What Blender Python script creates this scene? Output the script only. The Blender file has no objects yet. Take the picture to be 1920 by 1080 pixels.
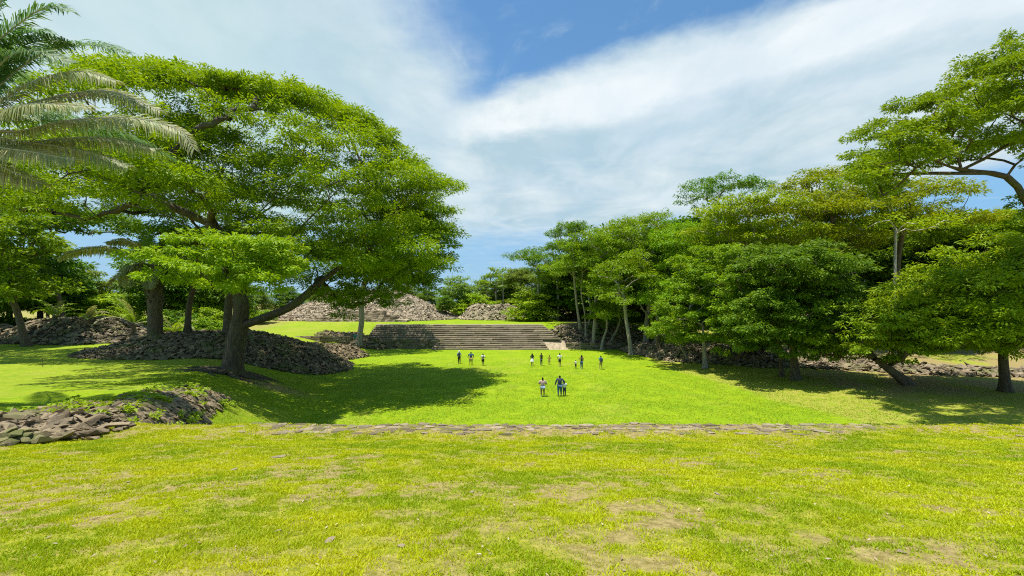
import bpy, math, random
import numpy as np
from mathutils import Vector

R = math.radians
sc = bpy.context.scene
COL = sc.collection

# ------------------------------------------------------------------ camera
CAM = (0.0, 0.0, 8.0)
F = 800.0                      # focal length in pixels of the 1920 wide photograph
HY = 567.0                     # row of the horizon
cd = bpy.data.cameras.new("camera")
cd.sensor_width = 36; cd.lens = 36 * F / 1920
cd.shift_y = (HY - 540) / 1920
cd.clip_start = 0.1; cd.clip_end = 3000
cam = bpy.data.objects.new("camera", cd); COL.objects.link(cam)
cam.location = CAM; cam.rotation_euler = (R(90), 0, 0)
sc.camera = cam

# ------------------------------------------------------------------ view
sc.view_settings.view_transform = 'Standard'
sc.view_settings.look = 'None'
sc.view_settings.exposure = 0.45
sc.view_settings.gamma = 1.0
sc.cycles.max_bounces = 6
sc.cycles.diffuse_bounces = 3
sc.cycles.transmission_bounces = 4
sc.cycles.transparent_max_bounces = 4
sc.cycles.use_denoising = False
sc.cycles.filter_width = 1.1

# ------------------------------------------------------------------ sun
SUN_DIR = Vector((0.20, 0.05, -0.95)).normalized()      # the way the light travels
sd = bpy.data.lights.new("sun", 'SUN'); sd.energy = 5.0; sd.angle = R(0.53); sd.color = (1.0, 0.95, 0.86)
sun = bpy.data.objects.new("sun", sd); COL.objects.link(sun)
sun.rotation_euler = SUN_DIR.to_track_quat('-Z', 'Y').to_euler()
sun.location = (-20, 10, 80)
SUN_EL = math.asin(-SUN_DIR.z); SUN_AZ = math.atan2(-SUN_DIR.x, -SUN_DIR.y)

# ------------------------------------------------------------------ node helper
class NT:
    def __init__(s, tree): s.t = tree; s.n = tree.nodes; s.l = tree.links
    def put(s, sock, v):
        if v is None: return
        if isinstance(v, bpy.types.NodeSocket): s.l.new(v, sock)
        else:
            if hasattr(sock.default_value, '__len__') and not isinstance(v, (tuple, list)): v = [v] * len(sock.default_value)
            if hasattr(sock.default_value, '__len__') and len(sock.default_value) == 4 and len(v) == 3: v = (*v, 1)
            sock.default_value = v
    def new(s, t, **k):
        n = s.n.new(t)
        for a, b in k.items(): setattr(n, a, b)
        return n
    def m(s, op, a, b=None, c=None, clamp=False):
        n = s.new('ShaderNodeMath', operation=op, use_clamp=clamp)
        for i, v in enumerate((a, b, c)): s.put(n.inputs[i], v)
        return n.outputs[0]
    def v(s, op, a, b=None):
        n = s.new('ShaderNodeVectorMath', operation=op)
        s.put(n.inputs[0], a); s.put(n.inputs[1], b)
        return n.outputs[0]
    def noise(s, vec, scale, detail=3, rough=0.55, dist=0.0):
        n = s.new('ShaderNodeTexNoise'); s.put(n.inputs['Vector'], vec)
        n.inputs['Scale'].default_value = scale; n.inputs['Detail'].default_value = detail
        n.inputs['Roughness'].default_value = rough; n.inputs['Distortion'].default_value = dist
        return n.outputs[0]
    def ramp(s, x, lo, hi, smooth=True):
        n = s.new('ShaderNodeMapRange'); n.interpolation_type = 'SMOOTHSTEP' if smooth else 'LINEAR'
        s.put(n.inputs[0], x); s.put(n.inputs[1], lo); s.put(n.inputs[2], hi)
        return n.outputs[0]
    def mix(s, f, a, b):
        n = s.new('ShaderNodeMix', data_type='RGBA')
        s.put(n.inputs[0], f); s.put(n.inputs[6], a); s.put(n.inputs[7], b)
        return n.outputs[2]
    def attr(s, name):
        return s.new('ShaderNodeAttribute', attribute_name=name).outputs['Fac']
    def obj(s): return s.new('ShaderNodeTexCoord').outputs['Object']
    def pos(s): return s.new('ShaderNodeNewGeometry').outputs['Position']
    def xyz(s, v):
        n = s.new('ShaderNodeSeparateXYZ'); s.put(n.inputs[0], v); return n.outputs
    def cxyz(s, a, b, c):
        n = s.new('ShaderNodeCombineXYZ')
        for i, q in enumerate((a, b, c)): s.put(n.inputs[i], q)
        return n.outputs[0]

def mat(name):
    m = bpy.data.materials.new(name); m.use_nodes = True
    t = NT(m.node_tree); b = m.node_tree.nodes['Principled BSDF']
    return m, t, b

# ------------------------------------------------------------------ world: sky and clouds
w = bpy.data.worlds.new("World"); sc.world = w; w.use_nodes = True
t = NT(w.node_tree); bg = w.node_tree.nodes['Background']
sky = t.new('ShaderNodeTexSky'); sky.sky_type = 'NISHITA'; sky.sun_disc = False
sky.sun_elevation = SUN_EL; sky.sun_rotation = SUN_AZ % (2 * math.pi)
sky.air_density = 1.3; sky.dust_density = 0.2; sky.ozone_density = 4.0
gen = t.new('ShaderNodeTexCoord').outputs['Generated']
d = t.xyz(gen)
zc = t.m('MAXIMUM', d[2], 0.02)
u = t.m('DIVIDE', d[0], zc); v = t.m('DIVIDE', d[1], zc)
pl = t.cxyz(u, v, 0.0)                                   # a cloud layer high over the place
warp = t.m('SUBTRACT', t.noise(pl, 1.7, 7, 0.62), 0.5)
warp2 = t.m('SUBTRACT', t.noise(t.v('ADD', pl, (7, 3, 0)), 1.1, 6, 0.6), 0.5)
uw = t.m('ADD', u, t.m('MULTIPLY', warp, 0.55)); vw = t.m('ADD', v, t.m('MULTIPLY', warp2, 0.75))
# clear wedge between the two cloud sheets
e1 = t.ramp(t.m('ADD', uw, t.m('MULTIPLY', t.m('SUBTRACT', v, 1.4), -0.20)), -0.55, -0.14)
lim = t.m('SUBTRACT', 2.03, t.m('MULTIPLY', u, 0.60))
e2 = t.ramp(t.m('SUBTRACT', lim, vw), -0.07, 0.16)
e3 = t.ramp(u, 2.2, 0.9)
e4 = t.ramp(v, -1.2, -0.1)
blue = t.m('MULTIPLY', t.m('MULTIPLY', e1, e2), t.m('MULTIPLY', e3, e4))
# clear strips low over the horizon
low = t.ramp(t.m('ADD', d[2], t.m('MULTIPLY', warp, 0.10)), 0.20, 0.115)
dx = t.m('SUBTRACT', u, 4.6); dy = t.m('SUBTRACT', v, 4.3)
rr = t.m('SQRT', t.m('ADD', t.m('MULTIPLY', dx, dx), t.m('MULTIPLY', t.m('MULTIPLY', dy, dy), 0.5)))
low2 = t.ramp(t.m('ADD', rr, t.m('MULTIPLY', warp, 1.5)), 1.9, 0.8)
clear = t.m('MAXIMUM', blue, t.m('MAXIMUM', t.m('MULTIPLY', low, 0.75), t.m('MULTIPLY', low2, 0.95)))
st = t.noise(t.v('MULTIPLY', pl, (1.0, 0.55, 1)), 3.2, 8, 0.62, 0.6)
wisp = t.ramp(st, 0.52, 0.78)
skyc0 = t.ramp(d[2], 0.34, 0.06)
cover = t.m('SUBTRACT', 1.0, t.m('MULTIPLY', clear, t.m('SUBTRACT', 1.0, t.m('MULTIPLY', wisp, 0.55))), clamp=True)
cover = t.m('MULTIPLY', cover, t.m('ADD', 0.15, t.m('MULTIPLY', t.ramp(d[1], -0.30, 0.05), 0.85)))      # unseen cloud behind the viewer thinned on purpose, to lower the ambient light
thin = t.ramp(t.noise(t.v('MULTIPLY', pl, (0.9, 0.5, 1)), 1.3, 7, 0.6, 0.4), 0.30, 0.72)
# brightness of the cloud sheets
bright = t.ramp(t.noise(t.v('ADD', t.v('MULTIPLY', pl, (1.2, 0.8, 1)), (2, 9, 0)), 1.5, 8, 0.6, 0.5), 0.28, 0.70)
gx = t.m('SUBTRACT', t.m('ADD', uw, t.m('MULTIPLY', warp2, 0.9)), 0.22); gy = t.m('SUBTRACT', t.m('ADD', vw, t.m('MULTIPLY', warp, 1.3)), 2.75)
gr = t.m('SQRT', t.m('ADD', t.m('MULTIPLY', t.m('MULTIPLY', gx, gx), 3.0), t.m('MULTIPLY', gy, gy)))
grey = t.ramp(gr, 0.95, 0.10)
ed = t.m('ABSOLUTE', t.m('SUBTRACT', vw, t.m('ADD', lim, 0.34)))
edge = t.m('MULTIPLY', t.ramp(ed, 0.45, 0.05), t.ramp(u, -0.45, 0.0))
br = t.m('ADD', t.m('MULTIPLY', bright, 0.45), t.m('ADD', t.m('MULTIPLY', edge, 0.75), 0.10))
br = t.m('SUBTRACT', br, t.m('MULTIPLY', grey, 0.42), clamp=True)
fine = t.noise(t.v('MULTIPLY', gen, (1.0, 1.0, 1.5)), 5.5, 8, 0.58, 0.3)
br = t.m('ADD', br, t.m('MULTIPLY', t.m('SUBTRACT', fine, 0.5), 1.15), clamp=True)
ccol = t.mix(br, (0.48, 0.65, 0.73), (0.98, 1.02, 1.02))
ccol = t.mix(t.m('MULTIPLY', t.ramp(u, -0.1, -1.3), 0.6), ccol, (0.56, 0.76, 0.78))
ccol = t.mix(t.m('MULTIPLY', t.m('SUBTRACT', 1.0, thin), 0.38), ccol, (0.40, 0.60, 0.80))
hs = t.new('ShaderNodeHueSaturation'); hs.inputs['Saturation'].default_value = 1.0
t.put(hs.inputs['Color'], sky.outputs[0])
skyc = t.v('MULTIPLY', hs.outputs[0], (0.074, 0.100, 0.108))
skyc = t.mix(t.m('MULTIPLY', skyc0, 0.7), skyc, (0.15, 0.33, 0.62))
ccol = t.v('MULTIPLY', ccol, (0.74, 0.74, 0.74))
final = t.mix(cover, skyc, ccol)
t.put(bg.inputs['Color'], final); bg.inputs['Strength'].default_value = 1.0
w.cycles.sampling_method = 'MANUAL'; w.cycles.sample_map_resolution = 512

# ------------------------------------------------------------------ object helpers
def mesh_np(name, V, Fs, m=None, parent=None, attrs=None, smooth=False, mats=None, midx=None):
    """V (n,3); Fs: list of integer arrays (k,3) or (k,4)"""
    me = bpy.data.meshes.new(name)
    V = np.asarray(V, np.float32)
    Fs = [np.asarray(f, np.int32) for f in Fs if len(f)]
    me.vertices.add(len(V)); me.vertices.foreach_set("co", V.ravel())
    loops = np.concatenate([f.ravel() for f in Fs])
    tot = np.concatenate([np.full(len(f), f.shape[1], np.int32) for f in Fs])
    start = np.concatenate([[0], np.cumsum(tot)[:-1]]).astype(np.int32)
    me.loops.add(len(loops)); me.loops.foreach_set("vertex_index", loops)
    me.polygons.add(len(tot)); me.polygons.foreach_set("loop_start", start)
    me.polygons.foreach_set("loop_total", tot)
    if midx is not None: me.polygons.foreach_set("material_index", np.asarray(midx, np.int32))
    me.update(calc_edges=True)
    if smooth: me.polygons.foreach_set("use_smooth", np.ones(len(tot), bool))
    else: me.polygons.foreach_set("use_smooth", np.zeros(len(tot), bool))
    for k, (dom, arr) in (attrs or {}).items():
        a = me.attributes.new(k, 'FLOAT', dom); a.data.foreach_set("value", np.asarray(arr, np.float32))
    for mm in (mats or ([m] if m else [])): me.materials.append(mm)
    o = bpy.data.objects.new(name, me); COL.objects.link(o)
    if parent: o.parent = parent
    return o

def tag(o, label=None, cat=None, group=None, kind=None):
    if label: o['label'] = label
    if cat: o['category'] = cat
    if group: o['group'] = group
    if kind: o['kind'] = kind
    return o

def empty(name, loc, label, cat, group=None, rz=0):
    o = bpy.data.objects.new(name, None); COL.objects.link(o)
    o.location = loc; o.rotation_euler = (0, 0, rz); o.empty_display_size = 0.3
    return tag(o, label, cat, group)

def copy_thing(root, loc, rz=0, scale=None, label=None, group=None):
    r = root.copy(); COL.objects.link(r); r.location = loc; r.rotation_euler = (0, 0, rz)
    if scale: r.scale = scale
    if label: r['label'] = label
    if group: r['group'] = group
    for ch in list(root.children):
        c = ch.copy(); COL.objects.link(c); c.parent = r
    return r

# ------------------------------------------------------------------ noise
def _hash(ix, iy, seed):
    h = (ix.astype(np.int64) * 374761393 + iy.astype(np.int64) * 668265263 + seed * 982451653) & 0xffffffff
    h = ((h ^ (h >> 13)) * 1274126177) & 0xffffffff
    return ((h ^ (h >> 16)) & 0xffff) / 65535.0
def vnoise(x, y, seed=0):
    x = np.asarray(x, float); y = np.asarray(y, float)
    ix = np.floor(x); iy = np.floor(y); fx = x - ix; fy = y - iy
    fx = fx * fx * (3 - 2 * fx); fy = fy * fy * (3 - 2 * fy)
    a = _hash(ix, iy, seed); b = _hash(ix + 1, iy, seed); c = _hash(ix, iy + 1, seed); e = _hash(ix + 1, iy + 1, seed)
    return (a * (1 - fx) + b * fx) * (1 - fy) + (c * (1 - fx) + e * fx) * fy
def fbm(x, y, seed=0, oct=4):
    s = 0; a = 0.5; f = 1.0; n = 0
    for i in range(oct):
        s = s + a * vnoise(np.asarray(x) * f, np.asarray(y) * f, seed + i * 17); n += a; a *= 0.5; f *= 2.03
    return s / n
def ss(x):
    x = np.clip(x, 0, 1); return x * x * (3 - 2 * x)

# ------------------------------------------------------------------ the lie of the land (plaza level = 0)
def H(x, y):
    x = np.asarray(x, float); y = np.asarray(y, float)
    S = np.interp(y, [-30, 0, 9, 20, 30, 45, 60, 75, 86, 400], [5.2, 5.2, 4.95, 3.6, 2.7, 2.6, 2.6, 3.1, 4.0, 4.0])
    xin = np.interp(y, [-30, 0, 9, 20, 30, 45, 72, 80], [-6, -6, -6.5, -9.5, -13, -17, -21, -21])
    xo = np.interp(y, [-30, 0, 9, 20, 30, 45, 72, 80], [-10, -10, -10.5, -15.5, -24, -33, -36, -36])
    left = S * ss((xin - x) / (xin - xo))
    T = np.where(y < 10.1, 6.4 - 0.197 * (np.clip(y, 2.5, 9.0) - 2.5), 5.12 * (1 - np.clip((y - 10.1) / 3.2, 0, 1)))
    side = ss((26 - np.abs(x)) / 9)
    T = T * side
    wr = ss((x - 21) / 14); right = wr * np.interp(y, [10, 20, 45, 60, 90], [0, 0.5, 1.0, 2.4, 4.0])
    back = 4.0 * ss((y - 73.9) / 2.8)
    back = np.where(x > 6.5, 4.0 * ss((y - 72.6) / 8.5), back)
    back = np.where(x < -25, 4.0 * ss((y - 74) / 10), back)
    h = np.maximum(np.maximum(left, T), np.maximum(right, back))
    und = (fbm(x / 9, y / 9, 5, 3) - 0.5) * 0.35 * ss((y - 12) / 10) * (0.35 + 0.65 * ss((np.abs(x) - 16) / 8))
    und = und * np.where((y > 70) & (y < 80) & (x > -23) & (x < 24), 0.0, 1.0)
    return h + und

def hit(px, py, extra=None):
    """where the sight line through a pixel of the photograph meets the ground"""
    D = np.arange(3, 260, 0.05)
    X = (px - 960) / F * D; Z = 8 - (py - HY) / F * D
    G = H(X, D)
    if extra is not None: G = G + extra(X, D)
    k = np.argmax(Z <= G)
    if Z[k] > G[k]: k = len(D) - 1
    return float(X[k]), float(D[k]), float(G[k])
def at(px, py, D): return np.array([(px - 960) / F * D, D, 8 - (py - HY) / F * D])

# ------------------------------------------------------------------ rubble mounds: height over the ground
def seg(x, y, pts, wid, h):
    best = np.zeros_like(np.asarray(x, float))
    for i in range(len(pts) - 1):
        ax, ay = pts[i]; bx, by = pts[i + 1]
        vx, vy = bx - ax, by - ay; L = vx * vx + vy * vy
        tt = np.clip(((x - ax) * vx + (y - ay) * vy) / L, 0, 1)
        dd = np.hypot(x - ax - tt * vx, y - ay - tt * vy)
        ww = wid[i] + (wid[i + 1] - wid[i]) * tt; hh = h[i] + (h[i + 1] - h[i]) * tt
        best = np.maximum(best, hh * ss((1 - dd / ww) * 1.25))
    return best
def blob(x, y, c, r, h, p=1.0):
    q = 1 - np.hypot((x - c[0]) / r[0], (y - c[1]) / r[1])
    return h * ss(q * p)
MOUNDS = {
 'near': (lambda x, y: seg(x, y, [(-11.4, 9.6), (-13.2, 14), (-15.6, 20), (-19.5, 28)], [3.3, 2.9, 1.9, 1.3], [0.20, 0.22, 0.22, 0.2]), (-17, -7, 6, 31)),
 'tree': (lambda x, y: np.maximum(np.maximum(blob(x, y, (-35, 50), (13.5, 11.5), 1.75, 1.5), blob(x, y, (-27.5, 50), (9, 9), 1.9, 1.3)), seg(x, y, [(-27, 52), (-24, 62)], [4.5, 3.5], [1.3, 1.2])), (-51, -16, 36, 68)),
 'left': (lambda x, y: np.maximum(blob(x, y, (-62, 61), (13, 8), 3.0, 1.4), blob(x, y, (-76, 58), (13, 8), 2.4, 1.4)), (-90, -48, 49, 71)),
 'right': (lambda x, y: seg(x, y, [(21, 70), (24.5, 60), (31, 51), (42, 44), (58, 40)], [3.5, 4.5, 4.6, 3.6, 2.4], [1.3, 1.2, 0.85, 0.30, 0.14]), (16, 64, 34, 75)),
 'east': (lambda x, y: seg(x, y, [(9.5, 77), (14, 77.5), (22, 76)], [3.2, 4, 4.5], [0.5, 0.5, 0.6]) * ss((y - 73.0) / 1.0), (6.8, 26, 73.0, 82.5)),
 'west': (lambda x, y: np.maximum(seg(x, y, [(-30, 71.5), (-26, 72.3), (-23.2, 72.8)], [3, 3.6, 1.8], [0.9, 1.7, 1.5]), 0), (-34, -20, 67, 80)),
 'pyramid': (lambda x, y: 6.6 * ss((1 - np.hypot((x + 36) / 25.0, (y - 108) / 21) + 0.02) * 1.15) + 0.5 * fbm(x / 3, y / 3, 3, 3) * (np.hypot((x + 36) / 25, (y - 108) / 21) < 0.9), (-62, -10, 86, 130)),
 'ruin': (lambda x, y: blob(x, y, (-4.6, 101), (8.0, 6.5), 3.1, 2.6) * (0.85 + 0.3 * fbm(x / 2, y / 2, 9, 2)), (-14, 5, 93, 109)),
}
def HM(x, y):
    g = np.zeros_like(np.asarray(x, float))
    for k, (fn, b) in MOUNDS.items(): g = np.maximum(g, fn(np.asarray(x, float), np.asarray(y, float)))
    return H(x, y) + g
def hitM(px, py):
    D = np.arange(3, 260, 0.05)
    X = (px - 960) / F * D; Z = 8 - (py - HY) / F * D; G = HM(X, D)
    k = int(np.argmax(Z <= G))
    if Z[k] > G[k]: k = len(D) - 1
    return float(X[k]), float(D[k]), float(G[k])

# ------------------------------------------------------------------ materials
def bare_fn(x, y):
    """worn patches of the near lawn"""
    n = fbm(x / 1.3 + 3, y / 0.9, 21, 5); n2 = fbm(x / 0.28, y / 0.22, 33, 3)
    n3 = fbm(x / 0.09, y / 0.08, 43, 3)
    b = 0.8 * ss((n - 0.475) / 0.14) * (0.2 + 0.8 * ss((n3 - 0.36) / 0.25)) + ss((n2 - 0.52) / 0.16) * 0.55
    b = b + 0.35 * np.exp(-((x - 0.8) / 1.6) ** 2 - ((y - 3.0) / 1.2) ** 2) * ss((n2 - 0.3) / 0.3)
    return np.clip(b, 0, 1)

m_ground, t, b = mat("lawn_and_earth")
p = t.pos()
bare = t.attr("bare"); dry = t.attr("dry"); near = t.attr("near")
n1 = t.noise(p, 0.35, 4, 0.6); n2 = t.noise(p, 2.2, 5, 0.65); n3 = t.noise(p, 14, 4, 0.7); n4 = t.noise(p, 60, 3, 0.7)
lush = t.mix(t.ramp(n1, 0.35, 0.65), (0.180, 0.300, 0.004), (0.250, 0.355, 0.005))
n6 = t.noise(t.v('MULTIPLY', p, (0.35, 1.3, 1)), 0.6, 5, 0.65)
lush = t.mix(t.m('MULTIPLY', t.ramp(n6, 0.50, 0.68), 0.5), lush, (0.17, 0.29, 0.004))
lush = t.mix(t.m('MULTIPLY', t.ramp(n2, 0.42, 0.72), 0.55), lush, (0.37, 0.43, 0.02))
n5 = t.noise(t.v('MULTIPLY', p, (1, 1.8, 1)), 5.0, 5, 0.75)
lush = t.mix(t.ramp(n5, 0.36, 0.52), t.mix(0.62, lush, (0.10, 0.21, 0.002)), lush)
lush = t.mix(t.m('MULTIPLY', t.ramp(n3, 0.62, 0.75), 0.5), lush, (0.55, 0.56, 0.12))
olive = t.mix(t.ramp(n2, 0.35, 0.65), (0.24, 0.31, 0.018), (0.35, 0.33, 0.06))
olive = t.mix(t.m('MULTIPLY', t.ramp(n3, 0.5, 0.7), 0.5), olive, (0.14, 0.20, 0.015))
soil = t.mix(t.ramp(n3, 0.3, 0.7), (0.21, 0.155, 0.055), (0.40, 0.32, 0.13))
soil = t.mix(t.m('MULTIPLY', t.ramp(n4, 0.55, 0.75), 0.6), soil, (0.58, 0.50, 0.28))
ng = t.mix(t.ramp(n3, 0.35, 0.65), (0.20, 0.25, 0.006), (0.37, 0.37, 0.020))
nearc = t.mix(t.m('MULTIPLY', t.ramp(n4, 0.4, 0.65), 0.40), ng, soil)
c = t.mix(t.m('MULTIPLY', dry, t.ramp(n2, 0.1, 0.5)), lush, olive)
c = t.mix(near, c, nearc)
c = t.mix(bare, c, soil)
t.put(b.inputs['Base Color'], c); b.inputs['Roughness'].default_value = 0.95
b.inputs['Specular IOR Level'].default_value = 0.15
bp = t.new('ShaderNodeBump'); bp.inputs['Distance'].default_value = 0.08; bp.inputs['Strength'].default_value = 0.7
t.put(bp.inputs['Height'], t.m('ADD', t.m('MULTIPLY', n3, 1.0), t.m('MULTIPLY', n4, 0.4)))
t.put(b.inputs['Normal'], bp.outputs[0])

def leaf_mat(name, c1, c2, c3, trans=0.35):
    m, t, b = mat(name)
    r = t.attr("rnd")
    oi = t.new('ShaderNodeObjectInfo').outputs['Random']
    n = t.noise(t.pos(), 0.35, 3, 0.6)
    c = t.mix(t.ramp(r, 0.0, 1.0, False), c1, c2)
    c = t.mix(t.m('MULTIPLY', t.ramp(n, 0.48, 0.72), 0.7), c, c3)
    h = t.new('ShaderNodeHueSaturation'); t.put(h.inputs['Color'], c)
    t.put(h.inputs['Value'], t.m('ADD', 0.88, t.m('MULTIPLY', oi, 0.24)))
    t.put(h.inputs['Hue'], t.m('ADD', 0.49, t.m('MULTIPLY', oi, 0.02)))
    c = h.outputs[0]
    t.put(b.inputs['Base Color'], c); b.inputs['Roughness'].default_value = 0.55
    b.inputs['Specular IOR Level'].default_value = 0.25
    tr = t.new('ShaderNodeBsdfTranslucent')
    c2_ = t.v('MULTIPLY', c, (1.5, 1.35, 0.5)); t.put(tr.inputs['Color'], c2_)
    mx = t.new('ShaderNodeMixShader'); mx.inputs[0].default_value = trans
    out = m.node_tree.nodes['Material Output']
    t.l.new(b.outputs[0], mx.inputs[1]); t.l.new(tr.outputs[0], mx.inputs[2]); t.l.new(mx.outputs[0], out.inputs[0])
    return m
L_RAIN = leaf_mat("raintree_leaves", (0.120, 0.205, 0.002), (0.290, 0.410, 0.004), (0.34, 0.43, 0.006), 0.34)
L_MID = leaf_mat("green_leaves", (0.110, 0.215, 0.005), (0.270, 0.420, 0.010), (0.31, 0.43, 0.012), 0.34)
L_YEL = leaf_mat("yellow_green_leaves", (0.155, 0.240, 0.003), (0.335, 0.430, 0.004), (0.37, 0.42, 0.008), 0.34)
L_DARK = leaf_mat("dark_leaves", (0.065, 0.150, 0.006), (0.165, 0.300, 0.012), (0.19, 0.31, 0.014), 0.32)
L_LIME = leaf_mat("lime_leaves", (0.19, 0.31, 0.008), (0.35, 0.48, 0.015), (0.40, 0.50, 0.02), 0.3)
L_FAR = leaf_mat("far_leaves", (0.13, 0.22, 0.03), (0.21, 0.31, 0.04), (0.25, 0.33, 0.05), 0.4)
L_PALM = leaf_mat("palm_leaflets", (0.20, 0.27, 0.10), (0.44, 0.43, 0.24), (0.46, 0.39, 0.24), 0.28)
L_PALMG = leaf_mat("green_palm_leaflets", (0.07, 0.19, 0.06), (0.17, 0.30, 0.10), (0.30, 0.38, 0.14), 0.25)
L_GRASS = leaf_mat("grass_blades", (0.235, 0.345, 0.002), (0.51, 0.54, 0.003), (0.56, 0.55, 0.012), 0.30)

L_TUFT = leaf_mat("lawn_tuft_blades", (0.14, 0.25, 0.003), (0.27, 0.38, 0.005), (0.30, 0.38, 0.02), 0.35)
def bark_mat(name, a, c, mossy=0.2, sc_=1.0):
    m, t, b = mat(name)
    p = t.obj()
    st = t.v('MULTIPLY', p, (6 * sc_, 6 * sc_, 1.2 * sc_))
    n = t.noise(st, 1.6, 6, 0.65); n2 = t.noise(p, 0.9, 4, 0.6)
    col = t.mix(t.ramp(n, 0.3, 0.7), a, c)
    col = t.mix(t.m('MULTIPLY', t.ramp(n2, 0.5, 0.7), mossy), col, (0.11, 0.14, 0.03))
    t.put(b.inputs['Base Color'], col); b.inputs['Roughness'].default_value = 0.9
    bp = t.new('ShaderNodeBump'); bp.inputs['Distance'].default_value = 0.06; bp.inputs['Strength'].default_value = 0.9
    t.put(bp.inputs['Height'], n); t.put(b.inputs['Normal'], bp.outputs[0])
    return m
B_BROWN = bark_mat("brown_bark", (0.055, 0.040, 0.024), (0.160, 0.120, 0.072), 0.45)
B_DARK = bark_mat("dark_bark", (0.035, 0.026, 0.016), (0.115, 0.088, 0.055), 0.4)
B_GREY = bark_mat("grey_bark", (0.21, 0.18, 0.14), (0.42, 0.37, 0.29), 0.2)
B_PALE = bark_mat("pale_bark", (0.36, 0.33, 0.26), (0.52, 0.48, 0.38), 0.0)

def stone_mat(name, a, c, moss, sc_=1.0):
    m, t, b = mat(name)
    p = t.pos(); r = t.attr("rnd")
    n = t.noise(p, 2.4 * sc_, 6, 0.65); n2 = t.noise(p, 0.5, 4, 0.6); n3 = t.noise(p, 14 * sc_, 4, 0.65)
    col = t.mix(r, a, c)
    col = t.mix(t.m('MULTIPLY', t.ramp(n, 0.4, 0.65), 0.45), col, (0.13, 0.11, 0.08))
    col = t.mix(t.m('MULTIPLY', t.ramp(n3, 0.55, 0.7), 0.35), col, (0.52, 0.45, 0.34))
    col = t.mix(t.m('MULTIPLY', t.ramp(n2, 0.50, 0.66), moss), col, (0.11, 0.16, 0.02))
    t.put(b.inputs['Base Color'], col); b.inputs['Roughness'].default_value = 0.92
    b.inputs['Specular IOR Level'].default_value = 0.2
    bp = t.new('ShaderNodeBump'); bp.inputs['Distance'].default_value = 0.04; bp.inputs['Strength'].default_value = 0.8
    t.put(bp.inputs['Height'], t.m('ADD', n, t.m('MULTIPLY', n3, 0.4))); t.put(b.inputs['Normal'], bp.outputs[0])
    return m
S_DARK = stone_mat("weathered_dark_stone", (0.080, 0.058, 0.030), (0.32, 0.245, 0.145), 0.55)
S_MID = stone_mat("weathered_stone", (0.10, 0.076, 0.044), (0.34, 0.27, 0.175), 0.45)
S_PALE = stone_mat("pale_limestone", (0.18, 0.14, 0.09), (0.50, 0.405, 0.275), 0.15)
S_STEP = stone_mat("step_stone", (0.20, 0.158, 0.108), (0.32, 0.258, 0.178), 0.15)
S_FLAG = stone_mat("flagstone", (0.10, 0.074, 0.042), (0.38, 0.305, 0.20), 0.35, 3.0)
def plain(name, c, rough=0.85):
    m, t, b = mat(name)
    n = t.noise(t.obj(), 22, 3, 0.6)
    t.put(b.inputs['Base Color'], t.mix(t.ramp(n, 0.3, 0.7), tuple(x * 0.8 for x in c), tuple(min(1, x * 1.15) for x in c)))
    b.inputs['Roughness'].default_value = rough; return m
M_EARTH = plain("dark_earth", (0.075, 0.060, 0.035))

# ------------------------------------------------------------------ the ground
def axis(*parts):
    a = []
    for lo, hi, st in parts: a.append(np.arange(lo, hi, st))
    return np.concatenate(a + [[parts[-1][1]]])
gx = axis((-900, -200, 50), (-200, -90, 8), (-90, -26, 0.8), (-26, -12, 0.35), (-12, 12, 0.10), (12, 26, 0.35), (26, 90, 0.8), (90, 200, 8), (200, 900, 50))
gy = axis((-400, -20, 40), (-20, 1.2, 2.0), (1.2, 10.4, 0.09), (10.4, 34, 0.35), (34, 115, 0.7), (115, 200, 6), (200, 1500, 100))
GX, GY = np.meshgrid(gx, gy)
GZ = H(GX, GY)
fore = ss((10.9 - GY) / 0.8)
fore = np.maximum(fore, 0)
edge_w = fbm(GX / 1.6, GY / 0.5, 8, 3)
GZ = GZ + fore * (fbm(GX / 1.1, GY / 1.1, 77, 4) - 0.5) * 0.10 * ss((26 - np.abs(GX)) / 9)
BARE = bare_fn(GX, GY) * fore
strip = ss((GY - 9.15 - 0.7 * (edge_w - 0.5)) / 0.3) * ss((10.9 - GY) / 0.3) * ss((GX + 7.2) / 2) * ss((9.5 - GX) / 2)
BARE = np.clip(BARE + strip * 0.6, 0, 1)
dline = GX + (fbm(GX / 5, GY / 5, 4, 3) - 0.5) * 2.2
rline = np.interp(GY, [20, 27, 52, 65, 72, 80], [22, 22.6, 18.2, 19, 21, 26])
DRY = ss((dline - rline) / 1.3) * ss((GY - 11) / 5) * ss((82 - GY) / 6)
wear = ss((fbm(GX / 4, GY / 4, 55, 4) - 0.60) / 0.12) * 0.35
mleft = ss((-23 - GX) / 4) * 0.35
DRY = np.clip(DRY + wear * (GY > 12) + mleft * (GY > 12), 0, 1)
# bare earth around the big tree and under the right-hand wood
TREE = hit(436, 702)
bt = ss(1 - np.hypot((GX - TREE[0] - 2.6) / 5.5, (GY - TREE[1] + 0.2) / 2.4)) * 1.3
bw = ss((dline - 27) / 5) * ss((GY - 30) / 6) * 1.0 * ss((fbm(GX / 3, GY / 3, 15, 3) - 0.30) / 0.3) * ss((80 - GY) / 10)
bf = ss((GX - 9 - (GY - 84) * 0.02) / 4) * ss((GY - 84) / 3) * 0.85 + ss((-42 - GX) / 6) * ss((GY - 72) / 5) * 0.7
BARE = np.clip(BARE + bt + bw + bf, 0, 1)
nx, ny = len(gx), len(gy)
V = np.stack([GX.ravel(), GY.ravel(), GZ.ravel()], 1)
i = np.arange(nx - 1)[None, :] + nx * np.arange(ny - 1)[:, None]
Q = np.stack([i, i + 1, i + 1 + nx, i + nx], -1).reshape(-1, 4)
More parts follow.
